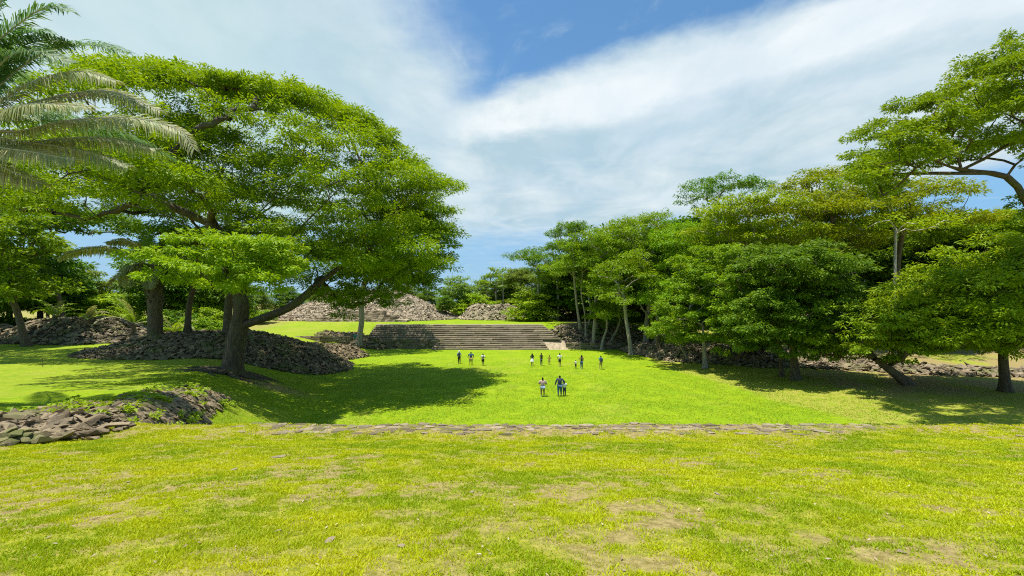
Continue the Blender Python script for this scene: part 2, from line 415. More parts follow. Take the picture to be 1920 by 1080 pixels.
o = mesh_np("ground", V, [Q], m_ground, smooth=True, attrs={'bare': ('POINT', BARE.ravel()), 'dry': ('POINT', DRY.ravel()), 'near': ('POINT', fore.ravel())})
tag(o, kind="structure")

def Hn(x, y):      # ground height with the small relief of the near lawn
    f = ss((10.9 - y) / 0.8)
    return H(x, y) + f * (fbm(x / 1.1, y / 1.1, 77, 4) - 0.5) * 0.10 * ss((26 - np.abs(x)) / 9)

# ------------------------------------------------------------------ short grass of the near lawn
rng = np.random.default_rng(4)
N = 1050000
y = 1.9 + (10.1 - 1.9) * rng.random(N) ** 1.0
x = (rng.random(N) * 2 - 1) * (y * 1.28 + 0.5)
tuft = fbm(x / 0.16, y / 0.13, 91, 3)
pr = (1 - bare_fn(x, y) * 0.93) * (0.25 + 1.5 * ss((tuft - 0.36) / 0.3))
pr *= 1 - 0.80 * ss((y - 9.2 - 0.9 * (fbm(x / 0.7, y / 0.5, 8, 3) - 0.5)) / 0.3) * ss((x + 7.2) / 2) * ss((9.5 - x) / 2)
k = rng.random(N) < pr
x, y, tuft = x[k], y[k], tuft[k]; n = len(x)
z = Hn(x, y) - 0.004
hgt = (0.008 + 0.020 * rng.random(n) * (0.3 + tuft)) * (1 + 0.05 * y)
a = rng.random(n) * 2 * np.pi
wd = (0.0040 + 0.0055 * rng.random(n)) * (0.42 + y / 5.2) * 0.75
base = np.stack([x, y, z], 1)
side = np.stack([np.cos(a), np.sin(a), np.zeros(n)], 1) * wd[:, None]
la = rng.random(n) * 2 * np.pi; ll = hgt * (0.2 + 1.1 * rng.random(n))
tip = base + np.stack([np.cos(la) * ll, np.sin(la) * ll, hgt], 1)
V = np.concatenate([base - side, base + side, tip])
T_ = np.stack([np.arange(n), np.arange(n) + n, np.arange(n) + 2 * n], 1)
rnd = np.clip(0.35 * rng.random(n) + 0.65 * ss((fbm(x / 0.8, y / 0.6, 61, 3) - 0.3) / 0.4), 0, 1)
o = mesh_np("grass", V, [T_], L_GRASS, attrs={'rnd': ('FACE', rnd)})
tag(o, "short yellow green grass of the worn near lawn", "grass", kind="stuff")
N = 260000        # taller tufts of the plaza lawn
y = 14 + 52 * rng.random(N); x = -24 + 54 * rng.random(N)
k = (fbm(x / 0.9, y / 0.9, 19, 3) + 0.25 * rng.random(N) > 0.52) & (H(x, y) < 3.2) & (y > 14.6) & (rng.random(N) < ss((66 - y) / 34)); x, y = x[k], y[k]; n = len(x)
base = np.stack([x, y, H(x, y) - 0.01], 1); a = rng.random(n) * 2 * np.pi; h_ = 0.04 + 0.07 * rng.random(n)
side = np.stack([np.cos(a), np.sin(a), np.zeros(n)], 1) * (0.012 + 0.016 * rng.random(n))[:, None]; la = rng.random(n) * 2 * np.pi
tip = base + np.stack([np.cos(la) * h_, np.sin(la) * h_, h_], 1)
o = mesh_np("lawn_tufts", np.concatenate([base - side, base + side, tip]), [np.stack([np.arange(n), np.arange(n) + n, np.arange(n) + 2 * n], 1)], L_TUFT, attrs={'rnd': ('FACE', rng.random(n))})
tag(o, "small tufts of grass standing out of the bright plaza lawn", "grass", kind="stuff")

# ------------------------------------------------------------------ stones
import bmesh
def rock_proto(seed, flat=0.34, n=12):
    rr = np.random.default_rng(seed)
    bm = bmesh.new()
    for q in range(n):
        p_ = rr.normal(size=3); p_ /= np.abs(p_).max() ** 0.85 * np.linalg.norm(p_) ** 0.15
        bm.verts.new((p_[0] * 0.5, p_[1] * 0.38, p_[2] * 0.5 * flat))
    bmesh.ops.convex_hull(bm, input=bm.verts)
    for v_ in [v_ for v_ in bm.verts if not v_.link_faces]: bm.verts.remove(v_)
    bmesh.ops.triangulate(bm, faces=bm.faces)
    bm.verts.ensure_lookup_table()
    V = np.array([v_.co[:] for v_ in bm.verts]); Fc = np.array([[v_.index for v_ in f.verts] for f in bm.faces])
    bm.free(); return V, Fc
PROTO = [rock_proto(s) for s in range(10)]
BOX = (np.array([[sx, sy, sz] for sz in (-.5, .5) for sy in (-.5, .5) for sx in (-.5, .5)]) * (1, .75, .42),
       np.array([[0, 2, 3, 1], [4, 5, 7, 6], [0, 1, 5, 4], [2, 6, 7, 3], [0, 4, 6, 2], [1, 3, 7, 5]]))
def rot_stack(nrm, yaw):
    """rotation matrices taking z to nrm with a turn of yaw"""
    nrm = nrm / np.linalg.norm(nrm, axis=1, keepdims=True)
    ref = np.stack([np.cos(yaw), np.sin(yaw), np.zeros(len(yaw))], 1)
    xx = ref - nrm * (ref * nrm).sum(1, keepdims=True); xx /= np.linalg.norm(xx, axis=1, keepdims=True)
    yy = np.cross(nrm, xx)
    return np.stack([xx, yy, nrm], 2)
def stones(P, nrm, size, seed, box=False):
    rr = np.random.default_rng(seed); n = len(P)
    M = rot_stack(nrm, rr.random(n) * 2 * np.pi)
    which = np.zeros(n, int) if box else rr.integers(0, len(PROTO), n)
    Vs, T3, Q4, A = [], [], [], []; off = 0
    A3, A4 = [], []
    shade = rr.random(n)
    for k_ in range(1 if box else len(PROTO)):
        PV, PF = BOX if box else PROTO[k_]
        idx = np.where(which == k_)[0]
        if not len(idx): continue
        s3 = size[idx, None] * np.stack([0.8 + 0.6 * rr.random(len(idx)), 0.7 + 0.6 * rr.random(len(idx)), 0.6 + 0.7 * rr.random(len(idx))], 1)
        W = PV[None] * s3[:, None, :]
        if box: W = W + rr.normal(size=W.shape) * size[idx, None, None] * 0.08
        W = np.einsum('nij,nkj->nki', M[idx], W) + P[idx, None, :]
        ff = PF[None] + (off + np.arange(len(idx)) * len(PV))[:, None, None]
        (Q4 if PF.shape[1] == 4 else T3).append(ff.reshape(-1, PF.shape[1]))
        (A4 if PF.shape[1] == 4 else A3).append(np.repeat(shade[idx], len(PF)))
        Vs.append(W.reshape(-1, 3)); off += W.shape[0] * W.shape[1]
    Fs = []; 
    if T3: Fs.append(np.concatenate(T3)); A += A3
    if Q4: Fs.append(np.concatenate(Q4)); A += A4
    return np.concatenate(Vs), Fs, np.concatenate(A)

def mound(key, name, label, cat, n, smin, smax, smat, box, group=None, thr=0.05, st=0.4, tilt=0.35, power=2.0):
    fn, (x0, x1, y0, y1) = MOUNDS[key]
    xs = np.arange(x0, x1 + st, st); ys = np.arange(y0, y1 + st, st)
    X, Y = np.meshgrid(xs, ys); M = fn(X, Y)
    Z = H(X, Y) + M - 0.10 - (M <= thr) * 0.5 + (M > thr) * (fbm(X / .7, Y / .7, 2, 2) - .5) * .25
    nx_ = len(xs); V = np.stack([X.ravel(), Y.ravel(), Z.ravel()], 1)
    i_ = np.arange(nx_ - 1)[None, :] + nx_ * np.arange(len(ys) - 1)[:, None]
    Q = np.stack([i_, i_ + 1, i_ + 1 + nx_, i_ + nx_], -1).reshape(-1, 4)
    keep = (M.ravel()[Q] > thr).any(1); Q = Q[keep]
    used = np.unique(Q); mp = np.zeros(len(V), int); mp[used] = np.arange(len(used))
    c_ = V[used].mean(0); c_[2] = V[used][:, 2].min()
    root = empty(name, c_, label, cat, group)
    mesh_np("earth_core", V[used] - c_, [mp[Q]], M_EARTH, root, smooth=True)
    rr = np.random.default_rng(len(key) * 7 + n)
    px_ = x0 + (x1 - x0) * rr.random(n * 6); py_ = y0 + (y1 - y0) * rr.random(n * 6)
    mm = fn(px_, py_); ok = mm > thr * (0.4 + 1.8 * rr.random(len(mm)))
    px_, py_, mm = px_[ok][:n], py_[ok][:n], mm[ok][:n]
    e = 0.3
    hz = lambda a_, b_: H(a_, b_) + fn(a_, b_)
    gxn = (hz(px_ + e, py_) - hz(px_ - e, py_)) / (2 * e); gyn = (hz(px_, py_ + e) - hz(px_, py_ - e)) / (2 * e)
    nr = np.stack([-gxn, -gyn, np.ones(len(px_))], 1) + rr.normal(size=(len(px_), 3)) * tilt * (1, 1, 0)
    sz = smin + (smax - smin) * rr.random(len(px_)) ** power
    P = np.stack([px_, py_, H(px_, py_) + mm + sz * 0.10 * rr.random(len(px_)) + (rr.random(len(px_)) < .25) * sz * .2], 1)
    V, Fs, A = stones(P - c_, nr, sz, n, box)
    tag(mesh_np("stones", V, Fs, smat, root, attrs={'rnd': ('FACE', A)}), kind="stuff")
    return root

mound('near', "rubble_bank", "long low bank of loose slabs running from the left edge to the big tree's roots", "rubble bank", 11000, 0.12, 0.42, S_DARK, False, tilt=0.30)
mound('tree', "rubble_mound", "broad dark mound of tumbled stones with trees growing on it, behind the big tree", "rubble mound", 14000, 0.2, 0.6, S_DARK, False, tilt=0.4)
mound('left', "rubble_mound", "tumbled stone mound at the far left edge behind the strip of lawn", "rubble mound", 3500, 0.3, 0.9, S_MID, False)
mound('right', "rubble_bank", "strip of tumbled stones along the right side of the plaza under the trees", "rubble bank", 6500, 0.25, 0.8, S_MID, False)
mound('east', "rubble_slope", "rubble slope with roots right of the staircase", "rubble slope", 1300, 0.25, 0.8, S_DARK, False)
mound('west', "rubble_slope", "dark rubble heap left of the staircase around a grey trunk", "rubble slope", 1200, 0.3, 0.8, S_DARK, False)
mound('pyramid', "ruined_pyramid", "large pale stone pyramid in ruins behind the big tree's crown", "ruined pyramid", 24000, 0.3, 0.72, S_PALE, True, st=0.8)
mound('ruin', "ruined_mound", "small flat topped stone ruin behind the middle of the upper lawn", "ruin", 2600, 0.3, 0.75, S_PALE, True, st=0.5)

# ------------------------------------------------------------------ masonry helpers
def course_blocks(x0, x1, y0, y1, z0, z1, blen, seed, jit=0.02, gap=0.012, nose=0.02):
    """one course of squared blocks, slightly uneven"""
    rr = np.random.default_rng(seed); Vs = []; Fs = []; A = []; x = x0; o_ = 0
    while x < x1 - 0.05:
        L = min(blen * (0.6 + 0.9 * rr.random()), x1 - x)
        if x1 - x - L < 0.12: L = x1 - x
        j = rr.normal(size=(8, 3)) * jit
        B = np.array([[sx, sy, sz] for sz in (0, 1) for sy in (0, 1) for sx in (0, 1)], float)
        W = np.array([x + gap, y0 + rr.normal() * jit, z0]) + B * np.array([L - 2 * gap, y1 - y0, z1 - z0 - abs(rr.normal()) * jit * 0.8]) + j * (1, 1, 0.6)
        W[:4, 2] = z0 - 0.03
        W[[4, 5], 2] -= nose; W[[4, 5], 1] += 0.02
        Vs.append(W); Fs.append(BOX[1] + o_); A += [rr.random()] * 6; o_ += 8; x += L
    return np.concatenate(Vs), np.concatenate(Fs), np.array(A)
class MB:
    def __init__(s): s.V = []; s.F = []; s.A = []; s.n = 0
    def add(s, V, Fq, A):
        s.V.append(V); s.F.append(np.asarray(Fq) + s.n); s.A.append(A); s.n += len(V)
    def build(s, name, m, parent=None, off=(0, 0, 0)):
        return mesh_np(name, np.concatenate(s.V) - np.array(off), [np.concatenate(s.F)], m, parent, attrs={'rnd': ('FACE', np.concatenate(s.A))})

# the great staircase
SO = np.array([-6.0, 74.0, 0.0])
stair = empty("stone_staircase", SO, "wide ancient stone staircase with narrow steps across the far end of the plaza", "staircase")
mb = MB(); RZ = 0.325
for k_ in range(5):      # projecting lower flight
    mb.add(*course_blocks(-13.6 + 0.30 * k_, 6.2 - 0.22 * k_, 71.9 + 0.36 * k_, 77.2 if k_ == 4 else 73.2 + .36 * k_, RZ * k_ * 0.98, RZ * (k_ + 1) * 0.98, 2.6, 100 + k_, 0.020, 0.003, 0.13))
mb.build("lower_flight", S_STEP, stair, SO)
mb = MB()
for k_ in range(5, 13):
    xl = -25.2 + 0.12 * (k_ - 5); xr = 8.4 - 0.40 * (k_ - 5)
    y0_ = 73.75 + 0.36 * (k_ - 5)
    mb.add(*course_blocks(xl, xr, y0_, 77.6 if k_ == 12 else y0_ + 0.9, RZ * k_ * 0.98, RZ * (k_ + 1) * 0.98 - (0.06 if k_ == 12 else 0), 2.6, 120 + k_, 0.022, 0.003, 0.13))
mb.build("upper_flight", S_STEP, stair, SO)
mb = MB()
for k_ in range(5):
    mb.add(*course_blocks(-23.6 + 0.2 * k_, -11.8, 73.2 + 0.05 * k_, 74.2, 0.33 * k_ - .1, 0.33 * (k_ + 1) - .1, 0.75, 140 + k_, 0.035))
mb.build("left_retaining_wall", S_MID, stair, SO)
# sloping pale ramp at the right end of the flight
rp = bmesh.new()
g = []
for j in range(9):
    row = []
    for i_ in range(13):
        fx_ = i_ / 12; fy_ = j / 8
        xx = 5.4 + fx_ * (4.1 - 0.5 * fy_) + 0.1; yy = 72.1 + fy_ * 2.4
        zz = -0.05 + 1.72 * fy_ * (1 - 0.18 * fx_) + 0.09 * (random.Random(j * 31 + i_).random() - .5)
        row.append(rp.verts.new((xx - SO[0], yy - SO[1], zz)))
    g.append(row)
for j in range(8):
    for i_ in range(12): rp.faces.new((g[j][i_], g[j][i_ + 1], g[j + 1][i_ + 1], g[j + 1][i_]))
ext = bmesh.ops.extrude_face_region(rp, geom=rp.faces[:])
for v_ in [e_ for e_ in ext['geom'] if isinstance(e_, bmesh.types.BMVert)]: v_.co.z -= 1.2
bmesh.ops.recalc_face_normals(rp, faces=rp.faces)
me = bpy.data.meshes.new("side_ramp"); rp.to_mesh(me); rp.free()
a_ = me.attributes.new('rnd', 'FLOAT', 'FACE'); a_.data.foreach_set('value', np.random.default_rng(3).random(len(me.polygons)) * 0.3 + 0.7)
me.materials.append(S_PALE); o = bpy.data.objects.new("side_ramp", me); COL.objects.link(o); o.parent = stair
# right-hand retaining wall
mb = MB(); WO = np.array([16.0, 73.0, 0.0])
for k_ in range(4):
    mb.add(*course_blocks(9.2, 22.6 - 0.3 * k_, 72.5 + 0.06 * k_, 73.5, 0.3 * k_ - .12, 0.3 * (k_ + 1) - .12, 0.8, 160 + k_, 0.03))
o = mb.build("retaining_wall", S_MID, None, WO); o.location = WO
tag(o, "low dry stone retaining wall right of the staircase at the plaza's edge", "wall")
# low wall in front of the upper left lawn
mb = MB(); xw, yw, zw = hit(560, 640)
for k_ in range(3):
    mb.add(*course_blocks(-35.5, -25.2, 66.2 + 0.06 * k_, 67.0, 1.9 + 0.28 * k_, 1.9 + 0.28 * (k_ + 1), 0.8, 170 + k_, 0.03))
WO = np.array([-30.0, 66.5, 1.9]); o = mb.build("low_wall", S_MID, None, WO); o.location = WO
tag(o, "low dry stone wall holding the small upper lawn left of the staircase", "wall")
# courses of the pyramid still in place
mb = MB(); WO = np.array([-30.0, 90.0, 4.0])
for k_ in range(6):
    mb.add(*course_blocks(-43.0 + 1.2 * k_, -21.5 - 1.5 * k_ + 1.5 * (k_ % 2), 86.6 + 0.8 * k_, 89.5 + 0.8 * k_, 3.7 + 0.42 * k_, 3.7 + 0.42 * (k_ + 1), 1.0, 180 + k_, 0.05))
o = mb.build("pyramid_steps", S_PALE, None, WO); o.location = WO
tag(o, "surviving stepped courses along the foot of the ruined pyramid", "stone steps")

# flagstone edge of the near terrace, with the steps that drop to the plaza
TO = np.array([1.0, 9.6, 5.1])
terr = empty("terrace_edge", TO, "strip of worn flagstones along the edge of the near lawn above the plaza", "stone edge")
rr = np.random.default_rng(12); Vs = []; Qs = []; A = []; o_ = 0
def slab(cx, cy, z, lx, ly, th):
    global o_
    n_ = 7; ang = np.sort((np.arange(n_) + rr.random(n_) * 0.7) / n_ * 2 * np.pi)
    ca, sa = np.cos(ang), np.sin(ang)
    q_ = 1 / np.maximum(np.abs(ca), np.abs(sa)) ** 0.75
    top = np.stack([cx + ca * q_ * lx / 2, cy + sa * q_ * ly / 2, np.full(n_, z) + rr.normal(size=n_) * 0.008], 1)
    bot = top + (0, 0, -th); bot[:, :2] = (bot[:, :2] - (cx, cy)) * 1.05 + (cx, cy)
    cen = np.array([[cx, cy, z + 0.008]])
    Vs.append(np.concatenate([top, bot, cen]))
    i_ = np.arange(n_); j_ = (i_ + 1) % n_
    Qs.append(np.concatenate([np.stack([i_, i_, j_, np.full(n_, 2 * n_)], 1)[:, [1, 2, 3]] + o_]))
    Q4s.append(np.stack([i_, i_ + n_, j_ + n_, j_], 1) + o_)
    A3s.extend([rr.random()] * n_); A4s.extend([rr.random()] * n_); o_ += 2 * n_ + 1
Q4s = []; A3s = []; A4s = []
yy = 9.28
for row in range(5):
    x = -7.2 + rr.random(); ly = (0.13, 0.16, 0.17, 0.16, 0.18)[row]
    while x < 9.3:
        lx = 0.14 + 0.30 * rr.random() ** 1.6
        fade = min(1, (x + 7.3) / 2.4, (9.9 - x) / 4.0)
        pk = (0.3, 0.55, 0.8, 0.92, 0.97)[row] * (fade if row < 3 else min(1, fade * 1.6))
        if rr.random() < pk:
            cx_, cy_ = x + lx / 2, yy + ly / 2 + rr.normal() * 0.02
            slab(cx_, cy_, float(Hn(cx_, cy_)) - 0.002 + 0.018 * rr.random(), lx * 0.99, ly * (0.92 + 0.2 * rr.random()), 0.09)
        x += lx + 0.012
    yy += ly + 0.01
V = np.concatenate(Vs) - TO
mesh_np("flagstones", V, [np.concatenate(Qs), np.concatenate(Q4s)], S_FLAG, terr, attrs={'rnd': ('FACE', np.array(A3s + A4s))})['kind'] = 'stuff'
mb = MB()
for k_ in range(1, 14):
    mb.add(*course_blocks(-6.0, 10.0, 10.15 + 0.38 * k_, 11.1 + 0.38 * k_, 5.02 - 0.36 * (k_ + 1), 5.02 - 0.36 * k_, 0.9, 200 + k_, 0.02))
mb.build("steps", S_STEP, terr, TO)

# ------------------------------------------------------------------ trees
def tube(pts, rad, k=8, flare=None, cap=True, seed=0):
    pts = np.asarray(pts, float); rad = np.asarray(rad, float); n = len(pts)
    tg = np.gradient(pts, axis=0); tg /= np.linalg.norm(tg, axis=1, keepdims=True) + 1e-9
    ref = np.array([1.0, 0, 0]) if abs(tg[0][0]) < 0.9 else np.array([0, 1.0, 0])
    xx = ref - tg[0] * ref.dot(tg[0]); xx /= np.linalg.norm(xx)
    ang = np.arange(k) / k * 2 * np.pi; V = []
    for i_ in range(n):
        xx = xx - tg[i_] * xx.dot(tg[i_]); xx /= np.linalg.norm(xx) + 1e-9
        yy_ = np.cross(tg[i_], xx)
        r_ = np.full(k, rad[i_])
        if flare is not None:
            hh = pts[i_][2] - pts[0][2]
            lob = 0.5 + 0.5 * np.cos(ang * flare[1] + seed) + 0.25 * np.cos(ang * 2 + seed * 2)
            r_ = r_ * (1 + flare[0] * np.exp(-max(hh, 0) / flare[2]) * (0.45 + lob)) * (1 + 0.05 * np.cos(ang * 3 + hh))
        V.append(pts[i_] + r_[:, None] * (np.cos(ang)[:, None] * xx + np.sin(ang)[:, None] * yy_))
    V = np.concatenate(V)
    i_ = np.arange(k); j_ = (i_ + 1) % k
    Q = np.concatenate([np.stack([i_ + r * k, j_ + r * k, j_ + (r + 1) * k, i_ + (r + 1) * k], 1) for r in range(n - 1)])
    return V, Q
def bez(a, b_, c_, n):
    tt = np.linspace(0, 1, n)[:, None]
    return (1 - tt) ** 2 * a + 2 * tt * (1 - tt) * b_ + tt ** 2 * c_
def resample(P, st):
    P = np.asarray(P, float)
    # smooth with Catmull-Rom
    if len(P) > 2:
        Q = [P[0]]; E = np.concatenate([[2 * P[0] - P[1]], P, [2 * P[-1] - P[-2]]])
        for i_ in range(1, len(E) - 2):
            for tt in np.linspace(0, 1, 6)[1:]:
                a, b_, c_, d_ = E[i_ - 1:i_ + 3]
                Q.append(0.5 * ((2 * b_) + (-a + c_) * tt + (2 * a - 5 * b_ + 4 * c_ - d_) * tt ** 2 + (-a + 3 * b_ - 3 * c_ + d_) * tt ** 3))
        P = np.array(Q)
    L = np.concatenate([[0], np.cumsum(np.linalg.norm(np.diff(P, axis=0), axis=1))])
    n = max(2, int(L[-1] / st) + 1)
    s_ = np.linspace(0, L[-1], n)
    return np.stack([np.interp(s_, L, P[:, q]) for q in range(3)], 1)

def dome_clumps(rr, c, rad, n, sep, lo=-0.15, shell=0.72, holes=0.0):
    """clump centres in the outer shell of an uneven dome"""
    c = np.asarray(c, float); rad = np.asarray(rad, float); out = []; tries = 0
    ph = rr.random(6) * 6.28
    while len(out) < n and tries < n * 60:
        tries += 1
        d_ = rr.normal(size=3); d_ /= np.linalg.norm(d_)
        if d_[2] < lo: continue
        az = math.atan2(d_[1], d_[0])
        lump = 1 + 0.10 * math.sin(3 * az + ph[0]) + 0.08 * math.sin(5 * az + ph[1] + 3 * d_[2]) + 0.05 * math.sin(9 * az + ph[2])
        s_ = shell + (1 - shell) * rr.random() if rr.random() < 0.8 else 0.35 + 0.4 * rr.random()
        p_ = c + d_ * rad * s_ * lump
        if any(np.linalg.norm((p_ - q) * (1, 1, 1.6)) < sep for q in out): continue
        out.append(p_)
    return out

def foliage(rr, clumps, leaf, dens, flat=0.5, droop=0.25):
    """clumps: (centre, radius); leaf = (length, width); dens = leaves in a clump of radius 1"""
    P = []; Dr = []; R_ = []
    for c_, r_ in clumps:
        n = int(dens * r_ ** 2)
        nsub = max(5, int(7 * r_ ** 1.2))
        d_ = rr.normal(size=(nsub, 3)); d_ /= np.linalg.norm(d_, axis=1, keepdims=True)
        d_[:, 2] = np.where(d_[:, 2] < 0, d_[:, 2] * -0.6 * (rr.random(nsub) < 0.75) + d_[:, 2] * 0.6 * (rr.random(nsub) < .25), d_[:, 2])
        subc = d_ * np.array([1, 1, flat]) * r_ * (0.55 + 0.5 * rr.random((nsub, 1)))
        which = rr.integers(0, nsub, n)
        e = rr.normal(size=(n, 3)); e /= np.linalg.norm(e, axis=1, keepdims=True)
        sr = r_ * 0.36 * rr.random((n, 1)) ** 0.5
        p_ = c_ + subc[which] + e * sr * (1, 1, 0.45)
        out = e * 0.9 + d_[which] * 0.5 + rr.normal(size=(n, 3)) * 0.35
        out[:, 2] = out[:, 2] * 0.5 - droop
        P.append(p_); Dr.append(out)
        R_.append(np.clip(rr.random(n) * 0.6 + 0.4 * rr.random(nsub)[which], 0, 1))
    P = np.concatenate(P); Dr = np.concatenate(Dr); R_ = np.concatenate(R_); n = len(P)
    a = Dr / (np.linalg.norm(Dr, axis=1, keepdims=True) + 1e-9)
    up = np.array([0, 0, 1.0]) + rr.normal(size=(n, 3)) * 0.45
    s_ = np.cross(a, up); s_ /= np.linalg.norm(s_, axis=1, keepdims=True) + 1e-9
    L = (leaf[0] * (0.6 + 0.8 * rr.random((n, 1)))); W = leaf[1] * (0.7 + 0.6 * rr.random((n, 1))) * 0.5
    mid = P + a * L * 0.45
    V = np.stack([P, mid - s_ * W, P + a * L + (0, 0, -1) * L * 0.12, mid + s_ * W], 1).reshape(-1, 3)
    Q = np.arange(n * 4).reshape(-1, 4)
    return V, Q, R_

def tree(name, label, base, trunk, r0, clumps, leafmat, barkmat, leaf=(0.45, 0.2), dens=170, limbs=(), group=None, seed=1,
         flat=0.5, droop=0.25, flare=(0.7, 5, 0.7), roots=0, tip=0.025, cat="tree", rpow=0.5, bend=0.35, minup=0.35, more=()):
    """trunk / limbs: polylines in world space; clumps: list of (centre, radius)"""
    rr = np.random.default_rng(seed); base = np.asarray(base, float)
    root = empty(name, base, label, cat, group)
    nodes = []; par = []; chains = []
    def addpath(P, start=-1):
        ch = [] if start < 0 else [start]
        pv = start
        for q in (P if start < 0 else P[1:]):
            nodes.append(np.asarray(q, float)); par.append(pv); pv = len(nodes) - 1; ch.append(pv)
        chains.append(ch)
    st = max(0.35, np.linalg.norm(np.asarray(trunk[-1]) - np.asarray(trunk[0])) / 14)
    addpath(resample(trunk, st))
    ntr = len(nodes)
    for lb in limbs:
        lb = np.asarray(lb, float)
        dd = [np.linalg.norm(lb[0] - q) for q in nodes]; j = int(np.argmin(dd))
        addpath(resample(np.concatenate([[nodes[j]], lb[1:]]), st), j)
    top_tr = nodes[ntr - 1]
    allc = list(clumps) + [c_ for m_ in more for c_ in m_[1]]
    order = sorted(allc, key=lambda c_: np.linalg.norm(c_[0] - top_tr))
    load = {}
    tips = []
    zmin = base[2] + minup * (top_tr[2] - base[2])
    for c_, r_ in order:
        NA = np.array(nodes); dv = c_ - NA; dist = np.linalg.norm(dv, axis=1)
        pen = np.maximum(0, NA[:, 2] - c_[2] + 0.25 * dist) * 0.9 + np.maximum(0, zmin - NA[:, 2]) * 3
        j = int(np.argmin(dist + pen)); dist = dist[j]
        tgt = c_ - np.array([0, 0, 0.15 * r_])
        if dist < 0.3: tips.append(j); continue
        n = max(3, int(dist / st) + 2)
        pj = nodes[par[j]] if par[j] >= 0 else nodes[j] - (0, 0, 1)
        dirn = nodes[j] - pj; dirn = dirn / (np.linalg.norm(dirn) + 1e-9)
        ctrl = nodes[j] + (tgt - nodes[j]) * 0.4 + dirn * dist * bend * 0.5 + np.array([0, 0, 0.12 * dist]) + rr.normal(size=3) * 0.06 * dist
        path = bez(nodes[j], ctrl, tgt, n)
        path[1:-1] += rr.normal(size=(n - 2, 3)) * 0.025 * dist
        addpath(path, j); tips.append(len(nodes) - 1)
    n = len(nodes); ld = np.zeros(n)
    for t_ in tips: ld[t_] += 1
    for i_ in range(n - 1, 0, -1):
        if par[i_] >= 0: ld[par[i_]] += ld[i_]
    tot = max(ld[0], 1)
    rad = np.maximum(tip, r0 * (np.maximum(ld, 0.3) / tot) ** rpow)
    Vs = []; Qs = []; o2 = 0
    for ci, ch in enumerate(chains):
        P = np.array([nodes[q] for q in ch]) - base
        rd = np.array([rad[q] for q in ch])
        if ci == 0:
            P[0] = P[0] - (0, 0, 0.25)
            tz = np.linspace(1.0, 0.86, len(rd)); rd = rd * tz
            V, Q = tube(P, rd, 14, flare, seed=seed)
        else:
            rd[0] = rd[1] if len(rd) > 1 else rd[0]
            rd = np.maximum.accumulate(rd[::-1])[::-1]
            rd[-1] *= 0.35
            V, Q = tube(P, rd, 8 if rd[0] > 0.12 else 5)
        Vs.append(V); Qs.append(Q + o2); o2 += len(V)
    for q in range(roots):
        an = q / roots * 6.28 + rr.random() * 0.6; Lr = r0 * (3.5 + 3.5 * rr.random()); pts = []
        for s_ in np.linspace(0, 1, 7):
            aa = an + 0.5 * math.sin(s_ * 4 + q); rx = r0 * 0.7 + s_ * Lr
            xx, yy_ = base[0] + math.cos(aa) * rx, base[1] + math.sin(aa) * rx
            pts.append((xx, yy_, float(HM(xx, yy_)) + 0.30 * r0 * (1 - s_) ** 2 + 0.02 - 0.18 * s_))
        V, Q = tube(np.array(pts) - base, r0 * np.linspace(0.34, 0.05, 7), 7)
        Vs.append(V); Qs.append(Q + o2); o2 += len(V)
    mesh_np("trunk", np.concatenate(Vs), [np.concatenate(Qs)], barkmat, root, smooth=True)
    V, Q, A = foliage(rr, clumps, leaf, dens, flat, droop)
    mesh_np("crown", V - base, [Q], leafmat, root, attrs={'rnd': ('FACE', A)})
    for (nm, cc, mt_, lf_, dn_) in more:
        V, Q, A = foliage(rr, cc, lf_, dn_, 0.45, 0.2)
        mesh_np(nm, V - base, [Q], mt_, root, attrs={'rnd': ('FACE', A)})
    return root

def crown_px(rr, px, py, rx, ry, D, rz_depth, n, sep, cr, lo=-0.2, shell=0.7):
    """clumps of a crown whose outline in the photo is an ellipse of radii rx, ry at distance D"""
    c = at(px, py, D); rad = (rx / F * D, rz_depth, ry / F * D)
    return [(q, cr * (0.75 + 0.5 * rr.random())) for q in dome_clumps(rr, c, rad, n, sep, lo, shell)]

# ---- the huge spreading tree on the left
rr = np.random.default_rng(11)
TX, TY, TZ = TREE
D0 = TY
def P_(px, py, dd=0.0): return at(px, py, D0 + dd)
cl = []
domec = np.array([-24.5, 41.0, 12.0])
OUTX = [-400, -100, 0, 100, 200, 300, 420, 560, 640, 700, 760, 830, 862, 900]
OUTY = [260, 200, 160, 125, 108, 112, 136, 152, 188, 222, 282, 330, 450, 700]
def clear_of_outline(q, r_):
    px = 960 + F * q[0] / q[1]; py = HY - F * (q[2] - 8) / q[1]
    if (px < 430 and py > 390 and q[1] < 36) or (px < 340 and py + r_ / q[1] * F * 0.4 > 425): return False
    s_ = (q[2] - 11) / 0.95; gx_, gy_ = q[0] + 0.27 * s_, q[1] + 0.06 * s_
    if np.hypot((gx_ + 17.0) / 5.0, (gy_ - 27.5) / 4.2) < 1: return False
    return py - 0.75 * r_ / q[1] * F * 0.6 >= np.interp(px + (30 if px > 700 else 0), OUTX, OUTY)
for q in dome_clumps(rr, domec, (18.5, 15.5, 20.0), 300, 2.45, -0.12, 0.66):
    r_ = 1.3 + 1.5 * rr.random() ** 1.3
    if clear_of_outline(q, r_): cl.append((q, r_))
for _ in range(95):            # the rim of the crown
    px = 60 + 770 * rr.random() ** 0.9; D_ = 36 + 8 * rr.random() + (5 if px > 600 else 0); r_ = 1.5 + 0.8 * rr.random()
    cl.append((at(px, np.interp(px, OUTX, OUTY) + r_ / D_ * F * 0.55 + 14 * rr.random(), D_), r_))
